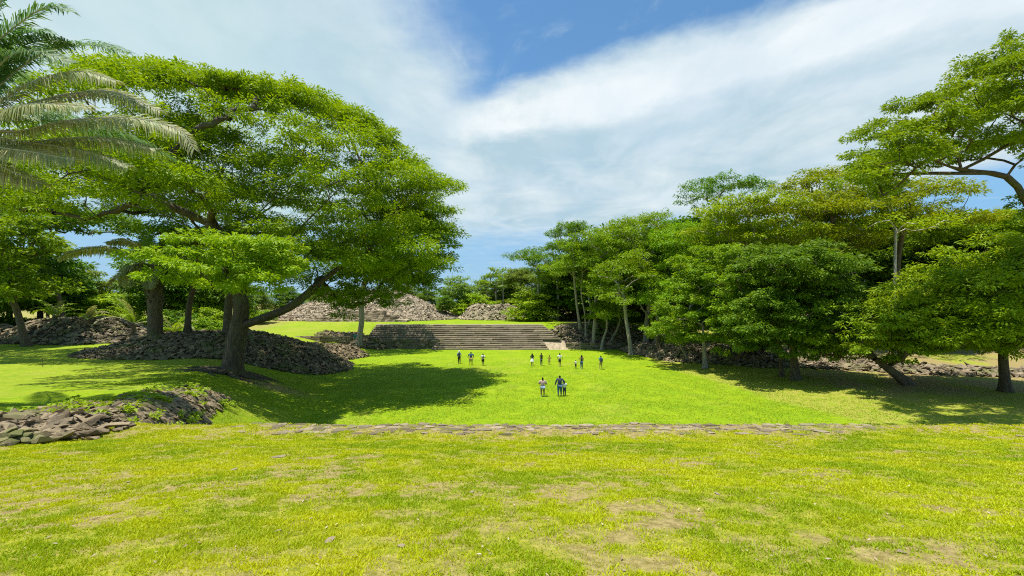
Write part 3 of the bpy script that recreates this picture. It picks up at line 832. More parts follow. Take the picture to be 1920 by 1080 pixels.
# low-hanging skirts
for (px, py, dd, r_) in [(600, 480, 2, 2.2), (650, 520, 3, 2.2), (700, 500, 0, 2.3), (740, 530, 4, 2.0), (780, 500, 2, 2.2), (620, 560, 2, 1.6), (640, 590, 3, 1.1), (590, 545, 1, 1.6), (690, 545, 5, 1.5), (800, 545, 6, 1.5), (830, 460, 6, 1.8), (820, 400, 6, 2.2), (780, 330, 5, 2.2),
                         (560, 500, -2, 2), (820, 500, 8, 1.6), (840, 440, 7, 1.8), (730, 480, 3, 2), (760, 420, 3, 2.2), (680, 440, 0, 2.2)]:
    cl.append((P_(px, py, dd), r_))
limbs = [
 [P_(450, 560), P_(425, 480, -0.3), P_(398, 425, -0.5), P_(400, 360, 0), P_(432, 300, 0.5), P_(480, 255, 1)],
 [P_(400, 430), P_(350, 400, -1), P_(280, 370, -2), P_(200, 335, -3), P_(130, 300, -4)],
 [P_(400, 375), P_(350, 320, 2), P_(300, 290, 4), P_(230, 270, 6)],
 [P_(400, 400), P_(470, 350, 3), P_(540, 330, 5), P_(600, 290, 7)],
 [P_(455, 620), P_(500, 594, -0.2), P_(545, 575, -0.3), P_(590, 540, 0), P_(640, 500, 0.5), P_(700, 484, 1.5), P_(770, 440, 3)],
 [P_(640, 500), P_(690, 470, 3), P_(740, 400, 5), P_(770, 360, 7)],
 [P_(450, 540), P_(520, 470, -1), P_(590, 400, -3), P_(650, 340, -5)],
 [P_(425, 480), P_(380, 440, -4), P_(300, 400, -8), P_(220, 380, -10)],
 [P_(440, 500), P_(470, 420, 6), P_(520, 380, 10)],
]
DB = 28.0
low = crown_px(rr, 420, 500, 120, 52, DB, 3.6, 40, 1.35, 1.15, -0.9, 0.45) + crown_px(rr, 520, 480, 50, 32, DB + 1, 2.6, 12, 1.3, 1.1, -0.9, 0.45)
limbs.append([P_(450, 555), at(440, 520, 35), at(430, 505, 32), at(425, 500, 29)])
for k_ in range(110):          # the far left side of the canopy, seen from below
    px = -120 + 520 * rr.random(); py = 250 + 150 * rr.random() - 30 * (px > 300)
    cl.append((at(px, py, TY + 1 + 13 * rr.random()), 1.5 + 0.8 * rr.random()))
for k_ in range(30):           # drooping twigs that hide the foot of the low limb's far end
    px = 575 + 225 * rr.random(); py = 515 + 75 * rr.random() * (1 - abs(px - 670) / 180)
    cl.append((at(px, py, 39 + 8 * rr.random()), 0.9 + 0.6 * rr.random()))
for k_ in range(22):           # the bulging right side
    px = 690 + 132 * rr.random(); py = np.interp(px, [690, 760, 840], [225, 285, 350]) + 30 + 130 * rr.random()
    cl.append((at(px, py, 42 + 8 * rr.random()), 1.3 + 0.9 * rr.random()))
for k_ in range(46):           # boughs hanging low on the right
    px = 690 + 150 * rr.random(); py = 400 + 175 * rr.random()
    if px > np.interp(py, [400, 450, 520, 580], [828, 842, 828, 785]): continue
    cl.append((at(px, py, TY + 5 + 9 * rr.random()), 1.3 + 0.8 * rr.random()))
tree("raintree", "huge spreading tree with a domed crown and thick trunk left of the plaza", (TX, TY, TZ),
     [(TX, TY, TZ), P_(440, 660), P_(448, 610), P_(452, 570), P_(440, 520), P_(415, 460)], 0.72, cl, L_RAIN, B_DARK, leaf=(0.30, 0.12), dens=185, limbs=limbs,
     seed=5, flat=0.46, droop=0.2, flare=(0.35, 6, 1.0), roots=13, rpow=0.56, tip=0.03, more=[("low_bough_leaves", low, L_LIME, (0.26, 0.11), 330)])

# ---- the tree reaching in from the right edge
rr = np.random.default_rng(31)
DR = 30.0
def Pr(px, py, dd=0.0): return at(px, py, DR + dd)
cl = []
spots = [(1610, 322, 75, 34), (1650, 350, 100, 26), (1655, 275, 70, 50), (1700, 260, 80, 50), (1900, 190, 80, 50), (1730, 240, 85, 60), (1800, 190, 80, 50), (1870, 140, 90, 55), (1930, 90, 90, 50), (1780, 280, 70, 35),
         (1870, 250, 80, 40), (1930, 200, 80, 60), (1700, 310, 90, 30), (1990, 150, 90, 80), (1960, 300, 50, 30), (2010, 40, 60, 40)]
for (px, py, rx, ry) in spots:
    n = max(4, int(rx * ry / 380))
    for k_ in range(n):
        a, q = rr.random() * 6.28, rr.random() ** 0.5
        cl.append((Pr(px + rx * q * math.cos(a) * 0.8, py + ry * q * math.sin(a) * 0.8, (rr.random() - .5) * 9), 0.95 + 0.5 * rr.random()))
for (px, py) in [(1910, 385), (1925, 400), (1905, 372)]: cl.append((Pr(px, py, 0.5), 0.65))
bx, by = 40.0, 31.5; zb = float(H(bx, by))
limbs = [[Pr(1935, 400), Pr(1900, 340), Pr(1860, 325), Pr(1800, 318), Pr(1740, 298, -.5), Pr(1690, 285, -1)],
         [Pr(1870, 325), Pr(1800, 325), Pr(1725, 325, .5), Pr(1640, 330, 1)],
         [Pr(1810, 318), Pr(1795, 290), Pr(1770, 255, .5), Pr(1750, 225, 1), Pr(1760, 190, 1)],
         [Pr(1800, 318), Pr(1860, 290, -1), Pr(1910, 255, -2), Pr(1960, 200, -2)],
         [Pr(1935, 400), Pr(1970, 300, 1), Pr(1960, 180, 2), Pr(1930, 110, 2)]]
tree("overhanging_tree", "airy wide tree with bare dark limbs leaning in from the top right edge", (bx, by, zb),
     [(bx, by, zb), (39.8, 31.0, 5), (39.2, 30.5, 9.5), Pr(1990, 470), Pr(1935, 400)], 0.24, cl, L_MID, B_DARK, leaf=(0.23, 0.10), dens=330, limbs=limbs, seed=32,
     flat=0.45, rpow=0.45, tip=0.02, minup=0.5)

# ---- the front row of trees on the right
def front(name, label, bpx, bpy_, blobs, r0, lm, bm_, seed, leaf, dens, n, sep, cr, lean=None, extra=(), flat=0.6, lo=-0.85, depth=5, Dd=0, **kw):
    rr = np.random.default_rng(seed)
    X, Y, Z = hitM(bpx, bpy_); base = np.array([X, Y, Z]); D = Y + Dd
    cl = []
    for (px, py, rx, ry) in blobs: cl += crown_px(rr, px, py + 5, rx * 1.06, ry * 1.04, D, depth, int(n * .85), sep * 1.06, cr, lo, 0.6)
    tp = at(*(lean or (blobs[0][0], blobs[0][1] + blobs[0][3] * 0.3)), D)
    md = base * 0.5 + tp * 0.5 + rr.normal(size=3) * 0.15
    return tree(name, label, base, [base, md, tp], r0 * 0.85, cl, lm, bm_, leaf=leaf, dens=dens, seed=seed, flat=flat, droop=0.3, **kw)
G_FRONT = "trees along the right side of the plaza"
front("broadleaf_tree", "small bright green tree with a thin straight grey trunk, first of the right front row", 1322, 690, [(1318, 590, 92, 75), (1345, 510, 75, 50)], 0.27, L_MID, B_GREY, 41, (0.29, 0.15), 256, 48, 1.5, 1.35, group=G_FRONT, depth=5)
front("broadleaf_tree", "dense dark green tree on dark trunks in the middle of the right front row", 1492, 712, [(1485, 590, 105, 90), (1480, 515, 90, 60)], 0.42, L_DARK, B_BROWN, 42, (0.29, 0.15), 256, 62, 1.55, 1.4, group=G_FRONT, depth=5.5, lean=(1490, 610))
front("broadleaf_tree", "slender twin trunk just left of the dense dark tree, with bright outer leaves", 1466, 706, [(1430, 560, 75, 80)], 0.25, L_MID, B_BROWN, 43, (0.28, 0.15), 260, 40, 1.4, 1.3, group=G_FRONT, lean=(1455, 600))
front("leaning_tree", "low tree on a crooked trunk leaning left over the shaded lawn", 1706, 722, [(1625, 625, 100, 62)], 0.38, L_MID, B_BROWN, 44, (0.26, 0.14), 270, 60, 1.3, 1.2, group=G_FRONT, lean=(1640, 672), depth=4.5)
front("spreading_tree", "broad yellow green tree with a dark trunk at the far right edge", 1887, 735, [(1850, 570, 150, 100), (1790, 610, 120, 55), (1900, 520, 110, 70)], 0.36, L_YEL, B_BROWN, 45, (0.30, 0.12), 190, 100, 1.3, 1.45, group=G_FRONT, lean=(1885, 610), depth=6, flat=0.6)
front("broadleaf_tree", "dark trunked tree set back between the small bright tree and the dense dark tree", 1380, 682, [(1400, 600, 70, 60)], 0.33, L_DARK, B_BROWN, 46, (0.29, 0.15), 240, 36, 1.5, 1.35, group=G_FRONT)
front("broadleaf_tree", "short sapling with light leaves behind the rubble, left of the bright tree", 1290, 672, [(1262, 610, 45, 45)], 0.14, L_MID, B_GREY, 47, (0.26, 0.14), 270, 24, 1.2, 1.1, group=G_FRONT)

# ---- tall flat-crowned trees behind them
def tall(name, label, bpx, D, pads, r0, lm, bm_, seed, leaf=(0.40, 0.15), dens=105, cr=1.8, sep=2.3, flat=0.4, depth=5.5, nk=0.85, group="tall trees behind the right side of the plaza", twist=0.22, **kw):
    rr = np.random.default_rng(seed)
    X = (bpx - 960) / F * D; Z = float(HM(X, D)); base = np.array([X, D, Z]); cl = []
    for (px, py, rx, ry) in pads:
        a = math.pi * (rx / F * D) * depth * 0.8; n = int(nk * max(5, 2.3 * a / (math.pi * cr * cr) + 1.1 * (ry / F * D) * (rx / F * D) * 6 / (cr * cr * 5)))
        cl += crown_px(rr, px, py, rx, ry, D + (rr.random() - .5) * 3, depth, n, sep, cr, -0.25, 0.6)
    tx = np.mean([p_[0] for p_ in pads]); tyy = np.max([p_[1] + p_[3] * 0.4 for p_ in pads])
    tp = at(tx * 0.6 + bpx * 0.4, tyy, D)
    pts = [base, base * 0.66 + tp * 0.34 + rr.normal(size=3) * twist * (1, 1, 0), base * 0.33 + tp * 0.67 + rr.normal(size=3) * twist * (1, 1, 0), tp]
    return tree(name, label, base, pts, r0 * 0.72, cl, lm, bm_, leaf=leaf, dens=dens, seed=seed, flat=flat, droop=0.15, group=group, **kw)
tall("flat_crowned_tree", "tall yellow green tree with layered flat crown rising over the dense dark tree", 1500, 56, [(1560, 350, 95, 25), (1500, 400, 110, 28), (1620, 400, 90, 25), (1560, 455, 100, 22)], 0.5, L_YEL, B_BROWN, 51)
tall("flat_crowned_tree", "tall yellow green tree reaching toward the right with flat layers near the blue sky gap", 1680, 58, [(1700, 370, 105, 22), (1640, 425, 100, 22), (1760, 420, 70, 20)], 0.45, L_YEL, B_BROWN, 52)
tall("flat_crowned_tree", "tall olive green tree left of the layered one, over the small bright tree", 1400, 57, [(1400, 400, 80, 28), (1440, 455, 90, 28), (1350, 440, 70, 25)], 0.45, L_YEL, B_GREY, 53)
tall("spindly_tree", "sparse dark tree with open branches sticking out above the others against the clouds", 1345, 74, [(1340, 350, 52, 16), (1390, 358, 45, 18), (1310, 372, 30, 14)], 0.33, L_DARK, B_GREY, 54, cr=1.4, sep=2.2, nk=0.6, dens=85)
tall("forked_pale_tree", "tree with a bare pale forked trunk standing out of the green canopy", 1678, 52, [(1640, 425, 45, 20), (1720, 430, 45, 20)], 0.24, L_YEL, B_PALE, 55, dens=50, nk=0.7)
tall("dense_tree", "high rounded dark green tree in the middle of the treeline right of the staircase", 1210, 70, [(1200, 440, 60, 34), (1240, 470, 55, 40), (1185, 500, 50, 40), (1250, 520, 45, 35)], 0.5, L_MID, B_GREY, 56, flat=0.55)
tall("dense_tree", "twisted trunked tree between the round dark crown and the small bright tree", 1238, 62, [(1290, 460, 60, 35), (1300, 500, 60, 40), (1255, 560, 45, 30)], 0.35, L_MID, B_BROWN, 57, flat=0.5, twist=1.0)
tall("flat_crowned_tree", "tall tree with brownish grey trunk just right of the staircase, green layered crown", 1112, 74, [(1110, 460, 55, 22), (1090, 500, 60, 30), (1150, 480, 45, 30), (1130, 540, 40, 22)], 0.42, L_MID, B_GREY, 58)
tall("flat_crowned_tree", "slim tree with a small flat dark crown poking up over the staircase's right side", 1088, 78, [(1070, 436, 38, 15), (1060, 470, 45, 18)], 0.32, L_DARK, B_GREY, 59, cr=1.6, sep=1.9)
tall("flat_crowned_tree", "slim tree leaning over the upper lawn right of the far palms", 1128, 72, [(1145, 590, 40, 28)], 0.28, L_MID, B_GREY, 60, cr=1.4, sep=1.6, leaf=(0.4, 0.2), dens=110)
tall("flat_crowned_tree", "dark tree with flat spreading crown behind the right end of the upper lawn", 1010, 92, [(992, 487, 32, 16), (1030, 500, 40, 22)], 0.36, L_DARK, B_GREY, 61)
tall("dense_tree", "straight grey trunk on the rubble bank, crown merging into the high canopy", 1184, 65, [(1175, 520, 55, 40), (1150, 560, 40, 25)], 0.42, L_MID, B_GREY, 62, flat=0.5)
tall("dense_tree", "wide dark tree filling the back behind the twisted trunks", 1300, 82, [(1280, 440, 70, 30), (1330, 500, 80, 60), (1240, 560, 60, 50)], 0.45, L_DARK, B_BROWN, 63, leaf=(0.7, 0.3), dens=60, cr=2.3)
tall("dense_tree", "wide green tree high at the right edge below the blue sky", 1900, 62, [(1880, 430, 100, 30), (1950, 445, 80, 40), (1800, 450, 80, 30)], 0.5, L_MID, B_BROWN, 64, leaf=(0.55, 0.22))
for k_, (bpx, D, top) in enumerate([(1098, 76, 600), (1104, 79, 600), (1120, 77, 590), (1140, 82, 560), (1163, 80, 560), (1146, 75, 585), (1212, 70, 560), (1226, 68, 555)]):
    tall("thin_trunked_tree", f"thin trunked tree in the grove right of the staircase, {('leftmost','second from the left','third from the left','fourth from the left','fifth from the left','sixth from the left','seventh from the left','rightmost')[[0,1,2,3,5,4,6,7][k_]]} of eight",
         bpx, D, [(bpx + (-8, 12, 5, -10, 8, 14, -6, 10)[k_], 500 + (k_ * 17) % 40, 34, 24)], 0.2 + 0.03 * (k_ % 3), (L_MID, L_DARK)[k_ % 2], B_GREY, 70 + k_, cr=1.6, sep=1.9, dens=80, group="thin trees of the grove right of the staircase", twist=0.5)

# trees at the left
G_L = "trees on and behind the left mounds"
def on(px, D, dz=0.0):
    X = (px - 960) / F * D; return np.array([X, D, float(HM(X, D)) + dz])
tall("mound_tree", "straight brown trunk growing on top of the dark rubble mound left of the big tree", 352, 49, [(385, 445, 45, 24)], 0.42, L_MID, B_BROWN, 81, group=G_L, flat=0.5, twist=0.15)
tall("mound_tree", "mossy dark trunk standing close behind the huge tree's trunk", 428, 48, [(450, 450, 50, 30)], 0.6, L_DARK, B_BROWN, 82, group=G_L, twist=0.15)
tall("grey_trunked_tree", "tree with smooth grey trunk on the rubble left of the staircase", 672, 70, [(690, 500, 70, 30), (640, 480, 60, 30), (740, 520, 50, 26)], 0.62, L_RAIN, B_GREY, 83, group=G_L, twist=0.1)
tall("shade_tree", "dark leafy tree at the left edge with bright outer leaves", 50, 52, [(15, 460, 65, 55), (50, 550, 45, 35), (-40, 520, 70, 70)], 0.5, L_MID, B_BROWN, 84, group=G_L, leaf=(0.5, 0.24), dens=90, flat=0.55)
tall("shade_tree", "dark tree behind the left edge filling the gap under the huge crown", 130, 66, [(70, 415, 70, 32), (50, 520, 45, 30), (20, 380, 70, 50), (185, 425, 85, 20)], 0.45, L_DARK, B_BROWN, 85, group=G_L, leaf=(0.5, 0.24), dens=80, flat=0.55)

# ---- palms
def frond(rr, base, az, L, el0, sag, leaflen, nl, width=0.045, hang=0.5):
    """one feather leaf: rachis tube and leaflets"""
    n = 26; s_ = np.linspace(0, 1, n); el = el0 - sag * s_ ** 1.3
    d_ = np.stack([np.cos(el) * math.cos(az), np.cos(el) * math.sin(az), np.sin(el)], 1)
    P = base + np.concatenate([[np.zeros(3)], np.cumsum(d_[:-1] * L / (n - 1), 0)])
    RV, RQ = tube(P, np.linspace(0.06, 0.012, n) * L / 6, 5)
    q = np.linspace(0.10, 0.995, nl); side0 = np.array([-math.sin(az), math.cos(az), 0])
    V = []; A = []
    for sg in (-1, 1):
        qq = q + rr.normal(size=nl) * 0.004
        p_ = np.stack([np.interp(qq, s_, P[:, i_]) for i_ in range(3)], 1); dd = np.stack([np.interp(qq, s_, d_[:, i_]) for i_ in range(3)], 1)
        ll = leaflen * (np.sin(np.clip(qq, 0, 1) ** 0.8 * np.pi * 0.93 + 0.16) ** 0.55)[:, None] * (0.85 + 0.3 * rr.random((nl, 1)))
        up = np.cross(dd, side0) * -1; up /= np.linalg.norm(up, axis=1, keepdims=True)
        up *= np.sign(up[:, 2:3] + 1e-6)
        out = side0 * sg * 0.85 + dd * 0.55 + up * (0.30 + rr.normal(size=(nl, 1)) * 0.22)
        out /= np.linalg.norm(out, axis=1, keepdims=True)
        m_ = p_ + out * ll * 0.5 - (0, 0, 1) * ll * 0.08 * hang
        e_ = p_ + out * ll * 0.85 - np.array([0, 0, 1]) * ll * (0.35 * hang + 0.25 * hang * rr.random((nl, 1)))
        wv = dd * width * (0.8 + 0.4 * rr.random((nl, 1)))
        V.append(np.stack([p_ - wv * .5, p_ + wv * .5, m_ + wv, m_ - wv, e_, e_ + wv * 0.2], 1)); A.append(rr.random(nl))
    V = np.concatenate(V).reshape(-1, 3); k_ = np.arange(2 * nl) * 6
    Q = np.concatenate([np.stack([k_, k_ + 1, k_ + 2, k_ + 3], 1), np.stack([k_ + 3, k_ + 2, k_ + 5, k_ + 4], 1)])
    A = np.concatenate(A); A = np.concatenate([A, A])
    return RV, RQ, V, Q, A
def palm(name, label, base, top, r0, fronds, lm, seed, group=None, L=6.5, leaflen=0.9, nl=70, width=0.045, lm2=None, hang=0.5, stubs=True, paths=()):
    rr = np.random.default_rng(seed); base = np.asarray(base, float); top = np.asarray(top, float)
    root = empty(name, base, label, "palm tree", group)
    n = 16; P = bez(base - (0, 0, .2), (base + top) / 2 + (0.2, 0, 0), top, n) - base
    V, Q = tube(P, r0 * np.linspace(1.15, 0.9, n) * (1 + 0.05 * np.sin(np.arange(n) * 2.1)), 12)
    Vs, Qs, o2 = [V], [Q], len(V)
    if stubs:      # old leaf bases
        for k_ in range(40):
            f_ = 0.45 + 0.55 * k_ / 40; c_ = P[min(n - 1, int(f_ * (n - 1)))]; a = k_ * 2.4
            dr = np.array([math.cos(a), math.sin(a), 0]); V, Q = tube([c_ + dr * r0 * .7, c_ + dr * r0 * 1.15 + (0, 0, .25), c_ + dr * r0 * 1.5 + (0, 0, .6)], [r0 * .22, r0 * .16, r0 * .06], 5)
            Vs.append(V); Qs.append(Q + o2); o2 += len(V)
    mesh_np("trunk", np.concatenate(Vs), [np.concatenate(Qs)], B_BROWN, root, smooth=True)
    for (az, el, sag, lf, old) in fronds:
        RV, RQ, V, Q, A = frond(rr, top - base, az, L * lf, el, sag, leaflen, nl, width, hang)
        mx = np.concatenate([np.zeros(len(RQ)), np.ones(len(Q))])
        mesh_np("frond", np.concatenate([RV, V]), [np.concatenate([RQ, Q + len(RV)])], None, root, attrs={'rnd': ('FACE', np.concatenate([np.full(len(RQ), .5), A]))},
                mats=[B_PALE if old else L_PALMG, lm if old else (lm2 or L_PALMG)], midx=mx)
    for (pp, old, D_) in paths:
        P = resample([at(a_, b_, top[1] + (D_ - top[1]) * min(1, q / 2)) if q else top for q, (a_, b_) in enumerate(pp)], 0.22) - base; n = len(P); s_ = np.linspace(0, 1, n)
        RV, RQ = tube(P, np.linspace(0.055, 0.012, n), 5); d_ = np.gradient(P, axis=0); d_ /= np.linalg.norm(d_, axis=1, keepdims=True)
        V = []; A = []; nn = int(n * 0.22 * 24)
        for sg in (-1, 1):
            q = np.linspace(.12, .995, nn) + rr.normal(size=nn) * .003
            p_ = np.stack([np.interp(q, s_, P[:, c]) for c in range(3)], 1); dd = np.stack([np.interp(q, s_, d_[:, c]) for c in range(3)], 1)
            ll = (1.05 if old else 1.3) * (np.sin(np.clip(q, 0, 1) ** .8 * np.pi * .9 + .2) ** .5)[:, None] * (.8 + .35 * rr.random((nn, 1)))
            sd_ = np.cross(dd, (0, 0, 1)); sd_ /= np.linalg.norm(sd_, axis=1, keepdims=True); up = np.cross(sd_, dd)
            uu = (.55 if sg > 0 else -.25) if not old else (.30 if sg > 0 else -.55)
            out = sd_ * -sg * .6 + dd * .85 + up * (uu + rr.normal(size=(nn, 1)) * .16); out /= np.linalg.norm(out, axis=1, keepdims=True)
            m_ = p_ + out * ll * .5; e_ = p_ + out * ll * .8 - np.array([0, 0, 1]) * ll * (.12 + .3 * rr.random((nn, 1))) * (1.0 if old else .7)
            wv = dd * width * .94 * (.7 + .5 * rr.random((nn, 1)))
            V.append(np.stack([p_ - wv * .5, p_ + wv * .5, m_ + wv, m_ - wv, e_, e_ + wv * .2], 1)); A.append(rr.random(nn))
        V = np.concatenate(V).reshape(-1, 3); k_ = np.arange(2 * nn) * 6; A = np.concatenate(A)
        Q = np.concatenate([np.stack([k_, k_ + 1, k_ + 2, k_ + 3], 1), np.stack([k_ + 3, k_ + 2, k_ + 5, k_ + 4], 1)])
        mesh_np("frond", np.concatenate([RV, V]), [np.concatenate([RQ, Q + len(RV)])], None, root, attrs={'rnd': ('FACE', np.concatenate([np.full(len(RQ), .5), A, A]))},
                mats=[B_PALE, lm if old else L_PALMG], midx=np.concatenate([np.zeros(len(RQ)), np.ones(len(Q))]))
    return root
# big palm at the top left: its stem is just out of the picture
cx0 = at(-60, 225, 16)
zb = float(HM(cx0[0] - 0.5, 16.3))
fr = [(R(-60), R(20), R(50), .8, 1), (R(65), R(25), R(50), .9, 0), (R(-90), R(30), R(60), .9, 0), (R(95), R(35), R(60), 1, 0), (R(140), R(30), R(60), 1, 0), (R(180), R(25), R(60), 1, 0), (R(225), R(35), R(60), 1, 0), (R(0), R(76), R(95), .7, 0), (R(120), R(70), R(80), .8, 0)]
palm("feather_palm", "large palm with drooping feather leaves reaching in from the top left edge", (cx0[0] - 0.5, 16.3, zb), cx0, 0.32, fr, L_PALM, 91, L=7.8, leaflen=1.05, nl=150, width=0.036, hang=1.0, paths=[
    ([(-60, 225), (-20, 100), (50, 34), (95, 12), (128, 22)], 0, 15.6), ([(-60, 225), (0, 158), (80, 100), (160, 84), (235, 98)], 0, 16.4), ([(-60, 225), (0, 190), (70, 150), (150, 134), (218, 152)], 1, 15.2),
    ([(-60, 225), (20, 205), (120, 178), (210, 172), (300, 208)], 1, 16.8), ([(-60, 235), (20, 248), (130, 226), (250, 222), (335, 244), (364, 280)], 1, 15.6), ([(-60, 240), (0, 275), (100, 262), (200, 260), (292, 280)], 1, 16.6),
    ([(-60, 225), (-30, 150), (20, 75), (70, 60), (110, 80)], 0, 17.4), ([(-60, 240), (-20, 270), (60, 285), (140, 300)], 1, 15.0), ([(-60, 225), (-40, 110), (-10, 30), (20, -30)], 0, 16.5),
    ([(-60, 240), (0, 262), (90, 272), (180, 290), (240, 312)], 1, 16.2), ([(-60, 240), (-20, 215), (60, 195), (170, 200)], 1, 14.6), ([(-60, 225), (0, 120), (60, 95), (130, 118)], 0, 15.0), ([(-60, 240), (-30, 290), (20, 320), (80, 345)], 1, 16.0)])
# palm on the mound
bp_ = on(291, 46); tp_ = at(286, 498, 46)
fr = [(R(200), R(-10), R(50), .75, 1), (R(80), R(70), R(50), .8, 0), (R(20), R(60), R(70), .8, 0), (R(150), R(72), R(60), .8, 0), (R(-60), R(65), R(60), .8, 0), (R(-120), R(-40), R(30), .5, 1), (R(0), R(30), R(80), .8, 1), (R(100), R(20), R(70), .8, 0), (R(250), R(0), R(60), .6, 1), (R(300), R(-45), R(30), .5, 1)]
palm("feather_palm", "old palm with thick dark stem and a long brown drooping leaf on the mound", bp_, tp_, 0.62, fr, L_PALM, 92, L=6.0, leaflen=1.1, nl=80, width=0.075, paths=[
    ([(286, 500), (255, 478), (205, 466), (150, 470), (108, 486)], 1, 43), ([(286, 500), (262, 496), (236, 508), (228, 535)], 1, 44), ([(286, 500), (270, 470), (240, 452), (200, 455)], 1, 44), ([(286, 500), (300, 460), (318, 440)], 0, 44)])
# young stemless palms in the undergrowth
for k_, (px, py, D, L_, lb) in enumerate([(100, 590, 58, 3.8, "young stemless palm behind the far left stone mound"), (250, 585, 60, 4.8, "young palm with arching leaves left of the old palm's stem"), (325, 590, 59, 4.4, "young palm with arching leaves right of the old palm's stem"), (165, 600, 58, 3.2, "small pale palm at the right end of the far left mound")]):
    bq = on(px, D); rr = np.random.default_rng(95 + k_)
    fr = [(rr.random() * 6.28, R(35 + 45 * rr.random()), R(60 + 40 * rr.random()), .8 + .3 * rr.random(), rr.random() < .3) for _ in range(11)]
    palm("young_palm", lb, bq, bq + (0, 0, 0.6 + .5 * (k_ in (1, 2))), 0.2, fr, L_PALM, 95 + k_, "young palms in the undergrowth", L=L_, leaflen=0.6, nl=34, width=0.05, lm2=L_LIME, stubs=False)
# fan palms far behind the upper lawn
def fan_palm(px, top, D, label, seed):
    rr = np.random.default_rng(seed); b_ = on(px, D); tp_ = at(px, top, D); root = empty("fan_palm", b_, label, "palm tree", "fan palms behind the small ruin")
    V, Q = tube([np.array([0, 0, -.2]), (tp_ - b_) * .5 + (.1, 0, 0), tp_ - b_], [0.2, 0.15, 0.14], 8)
    mesh_np("trunk", V, [Q], B_GREY, root, smooth=True)
    Vs = []; A = []
    for k_ in range(26):
        az, el = rr.random() * 6.28, R(-55 + 115 * rr.random()); d_ = np.array([math.cos(az) * math.cos(el), math.sin(az) * math.cos(el), math.sin(el)])
        c_ = tp_ - b_ + d_ * 1.0; s_ = np.cross(d_, (0, 0, 1)); s_ /= np.linalg.norm(s_); u_ = np.cross(s_, d_)
        for q in np.linspace(-1.3, 1.3, 13):
            e_ = c_ + (d_ * math.cos(q) + s_ * math.sin(q)) * 1.15 - (0, 0, .25); w_ = (s_ * math.cos(q) - d_ * math.sin(q)) * 0.07; m_ = (c_ + e_) / 2
            Vs += [c_, m_ - w_, e_, m_ + w_]; A.append(rr.random())
    mesh_np("crown", np.array(Vs), [np.arange(len(Vs)).reshape(-1, 4)], L_FAR if el > -1 else L_PALM, root, attrs={'rnd': ('FACE', A)})
fan_palm(912, 535, 112, "slim fan palm behind the small ruin, the left one of the pair", 1)
fan_palm(943, 530, 110, "slim fan palm behind the small ruin, the right one of the pair", 2)

# ---- far trees: a few kinds, copied
def proto(name, seed, lm, bm_, h, cw, ch, n, cr, leaf, dens, flat, lo):
    rr = np.random.default_rng(seed); c_ = np.array([0, 0, h - ch])
    cl = [(q, cr * (.75 + .5 * rr.random())) for q in dome_clumps(rr, c_, (cw, cw, ch), n, cr * 1.05, lo, .65)]
    return tree(name, "x", (0, 0, 0), [(0, 0, 0), (0.2, 0.1, (h - ch) * .5), (0, 0, h - ch)], 0.35, cl, lm, bm_, leaf=leaf, dens=dens, seed=seed, flat=flat)
PR = [proto("round_tree", 301, L_FAR, B_GREY, 12, 5.0, 5.5, 60, 1.7, (0.6, 0.26), 55, .6, -.5),
      proto("flat_topped_tree", 302, L_FAR, B_GREY, 15, 6.5, 3.2, 55, 1.8, (0.6, 0.24), 55, .4, -.2),
      proto("dark_tree", 303, L_DARK, B_BROWN, 13, 5.5, 6.5, 75, 1.8, (0.6, 0.28), 60, .6, -.6),
      proto("airy_tree", 304, L_MID, B_GREY, 15, 5.5, 5.0, 38, 1.5, (0.6, 0.24), 55, .45, -.4),
      proto("bright_bushy_tree", 305, L_LIME, B_BROWN, 8, 5.0, 5.5, 75, 1.5, (0.5, 0.28), 75, .6, -.6)]
LOOK = ["round light green tree", "flat topped pale tree", "dark dense tree", "airy green tree", "bright bushy tree"]
firstuse = set()
ORD = ["first", "second", "third", "fourth", "fifth", "sixth", "seventh", "eighth", "ninth", "tenth", "eleventh", "twelfth", "thirteenth", "fourteenth", "fifteenth", "sixteenth", "seventeenth", "eighteenth", "nineteenth", "twentieth"]
def far(rows, where, group):
    cnt = {}
    for (k_, px, D, top, sx) in sorted(rows, key=lambda r: r[1]):
        b_ = on(px, D); H_ = (12, 15, 13, 15, 8)[k_]
        hgt = 8 + (HY - top) / F * D - b_[2]; s_ = hgt / H_
        cnt[k_] = cnt.get(k_, 0) + 1
        n_same = sum(1 for r in rows if r[0] == k_)
        lab = f"{LOOK[k_]} {where}" + (f", {ORD[cnt[k_] - 1]} such from the left" if n_same > 1 else "")
        rz = (px * 1.7) % 6.28; scl = (s_ * sx, s_ * sx, s_)
        if k_ in firstuse: copy_thing(PR[k_], b_, rz, scl, lab, group)
        else:
            o = PR[k_]; o.location = b_; o.rotation_euler = (0, 0, rz); o.scale = scl; o['label'] = lab; o['group'] = group; firstuse.add(k_)
far([(3, 930, 118, 502, 1.0), (0, 860, 112, 524, 1.2), (2, 835, 104, 555, 1.1), (4, 890, 108, 552, 1.3), (4, 905, 105, 560, .9), (0, 955, 122, 520, 1.0), (2, 975, 124, 530, 1.3), (4, 1000, 92, 548, 1.25),
     (0, 1020, 108, 512, 1.1), (1, 975, 112, 505, .8), (2, 1050, 98, 520, 1.2), (3, 1045, 92, 480, .9), (4, 950, 112, 560, 1.0), (0, 905, 125, 535, 1.0), (2, 870, 124, 560, 1.3), (2, 800, 122, 545, 1.2), (0, 760, 128, 530, 1.2), (2, 1020, 118, 540, 1.5)],
    "behind the upper lawn", "far trees behind the upper lawn")
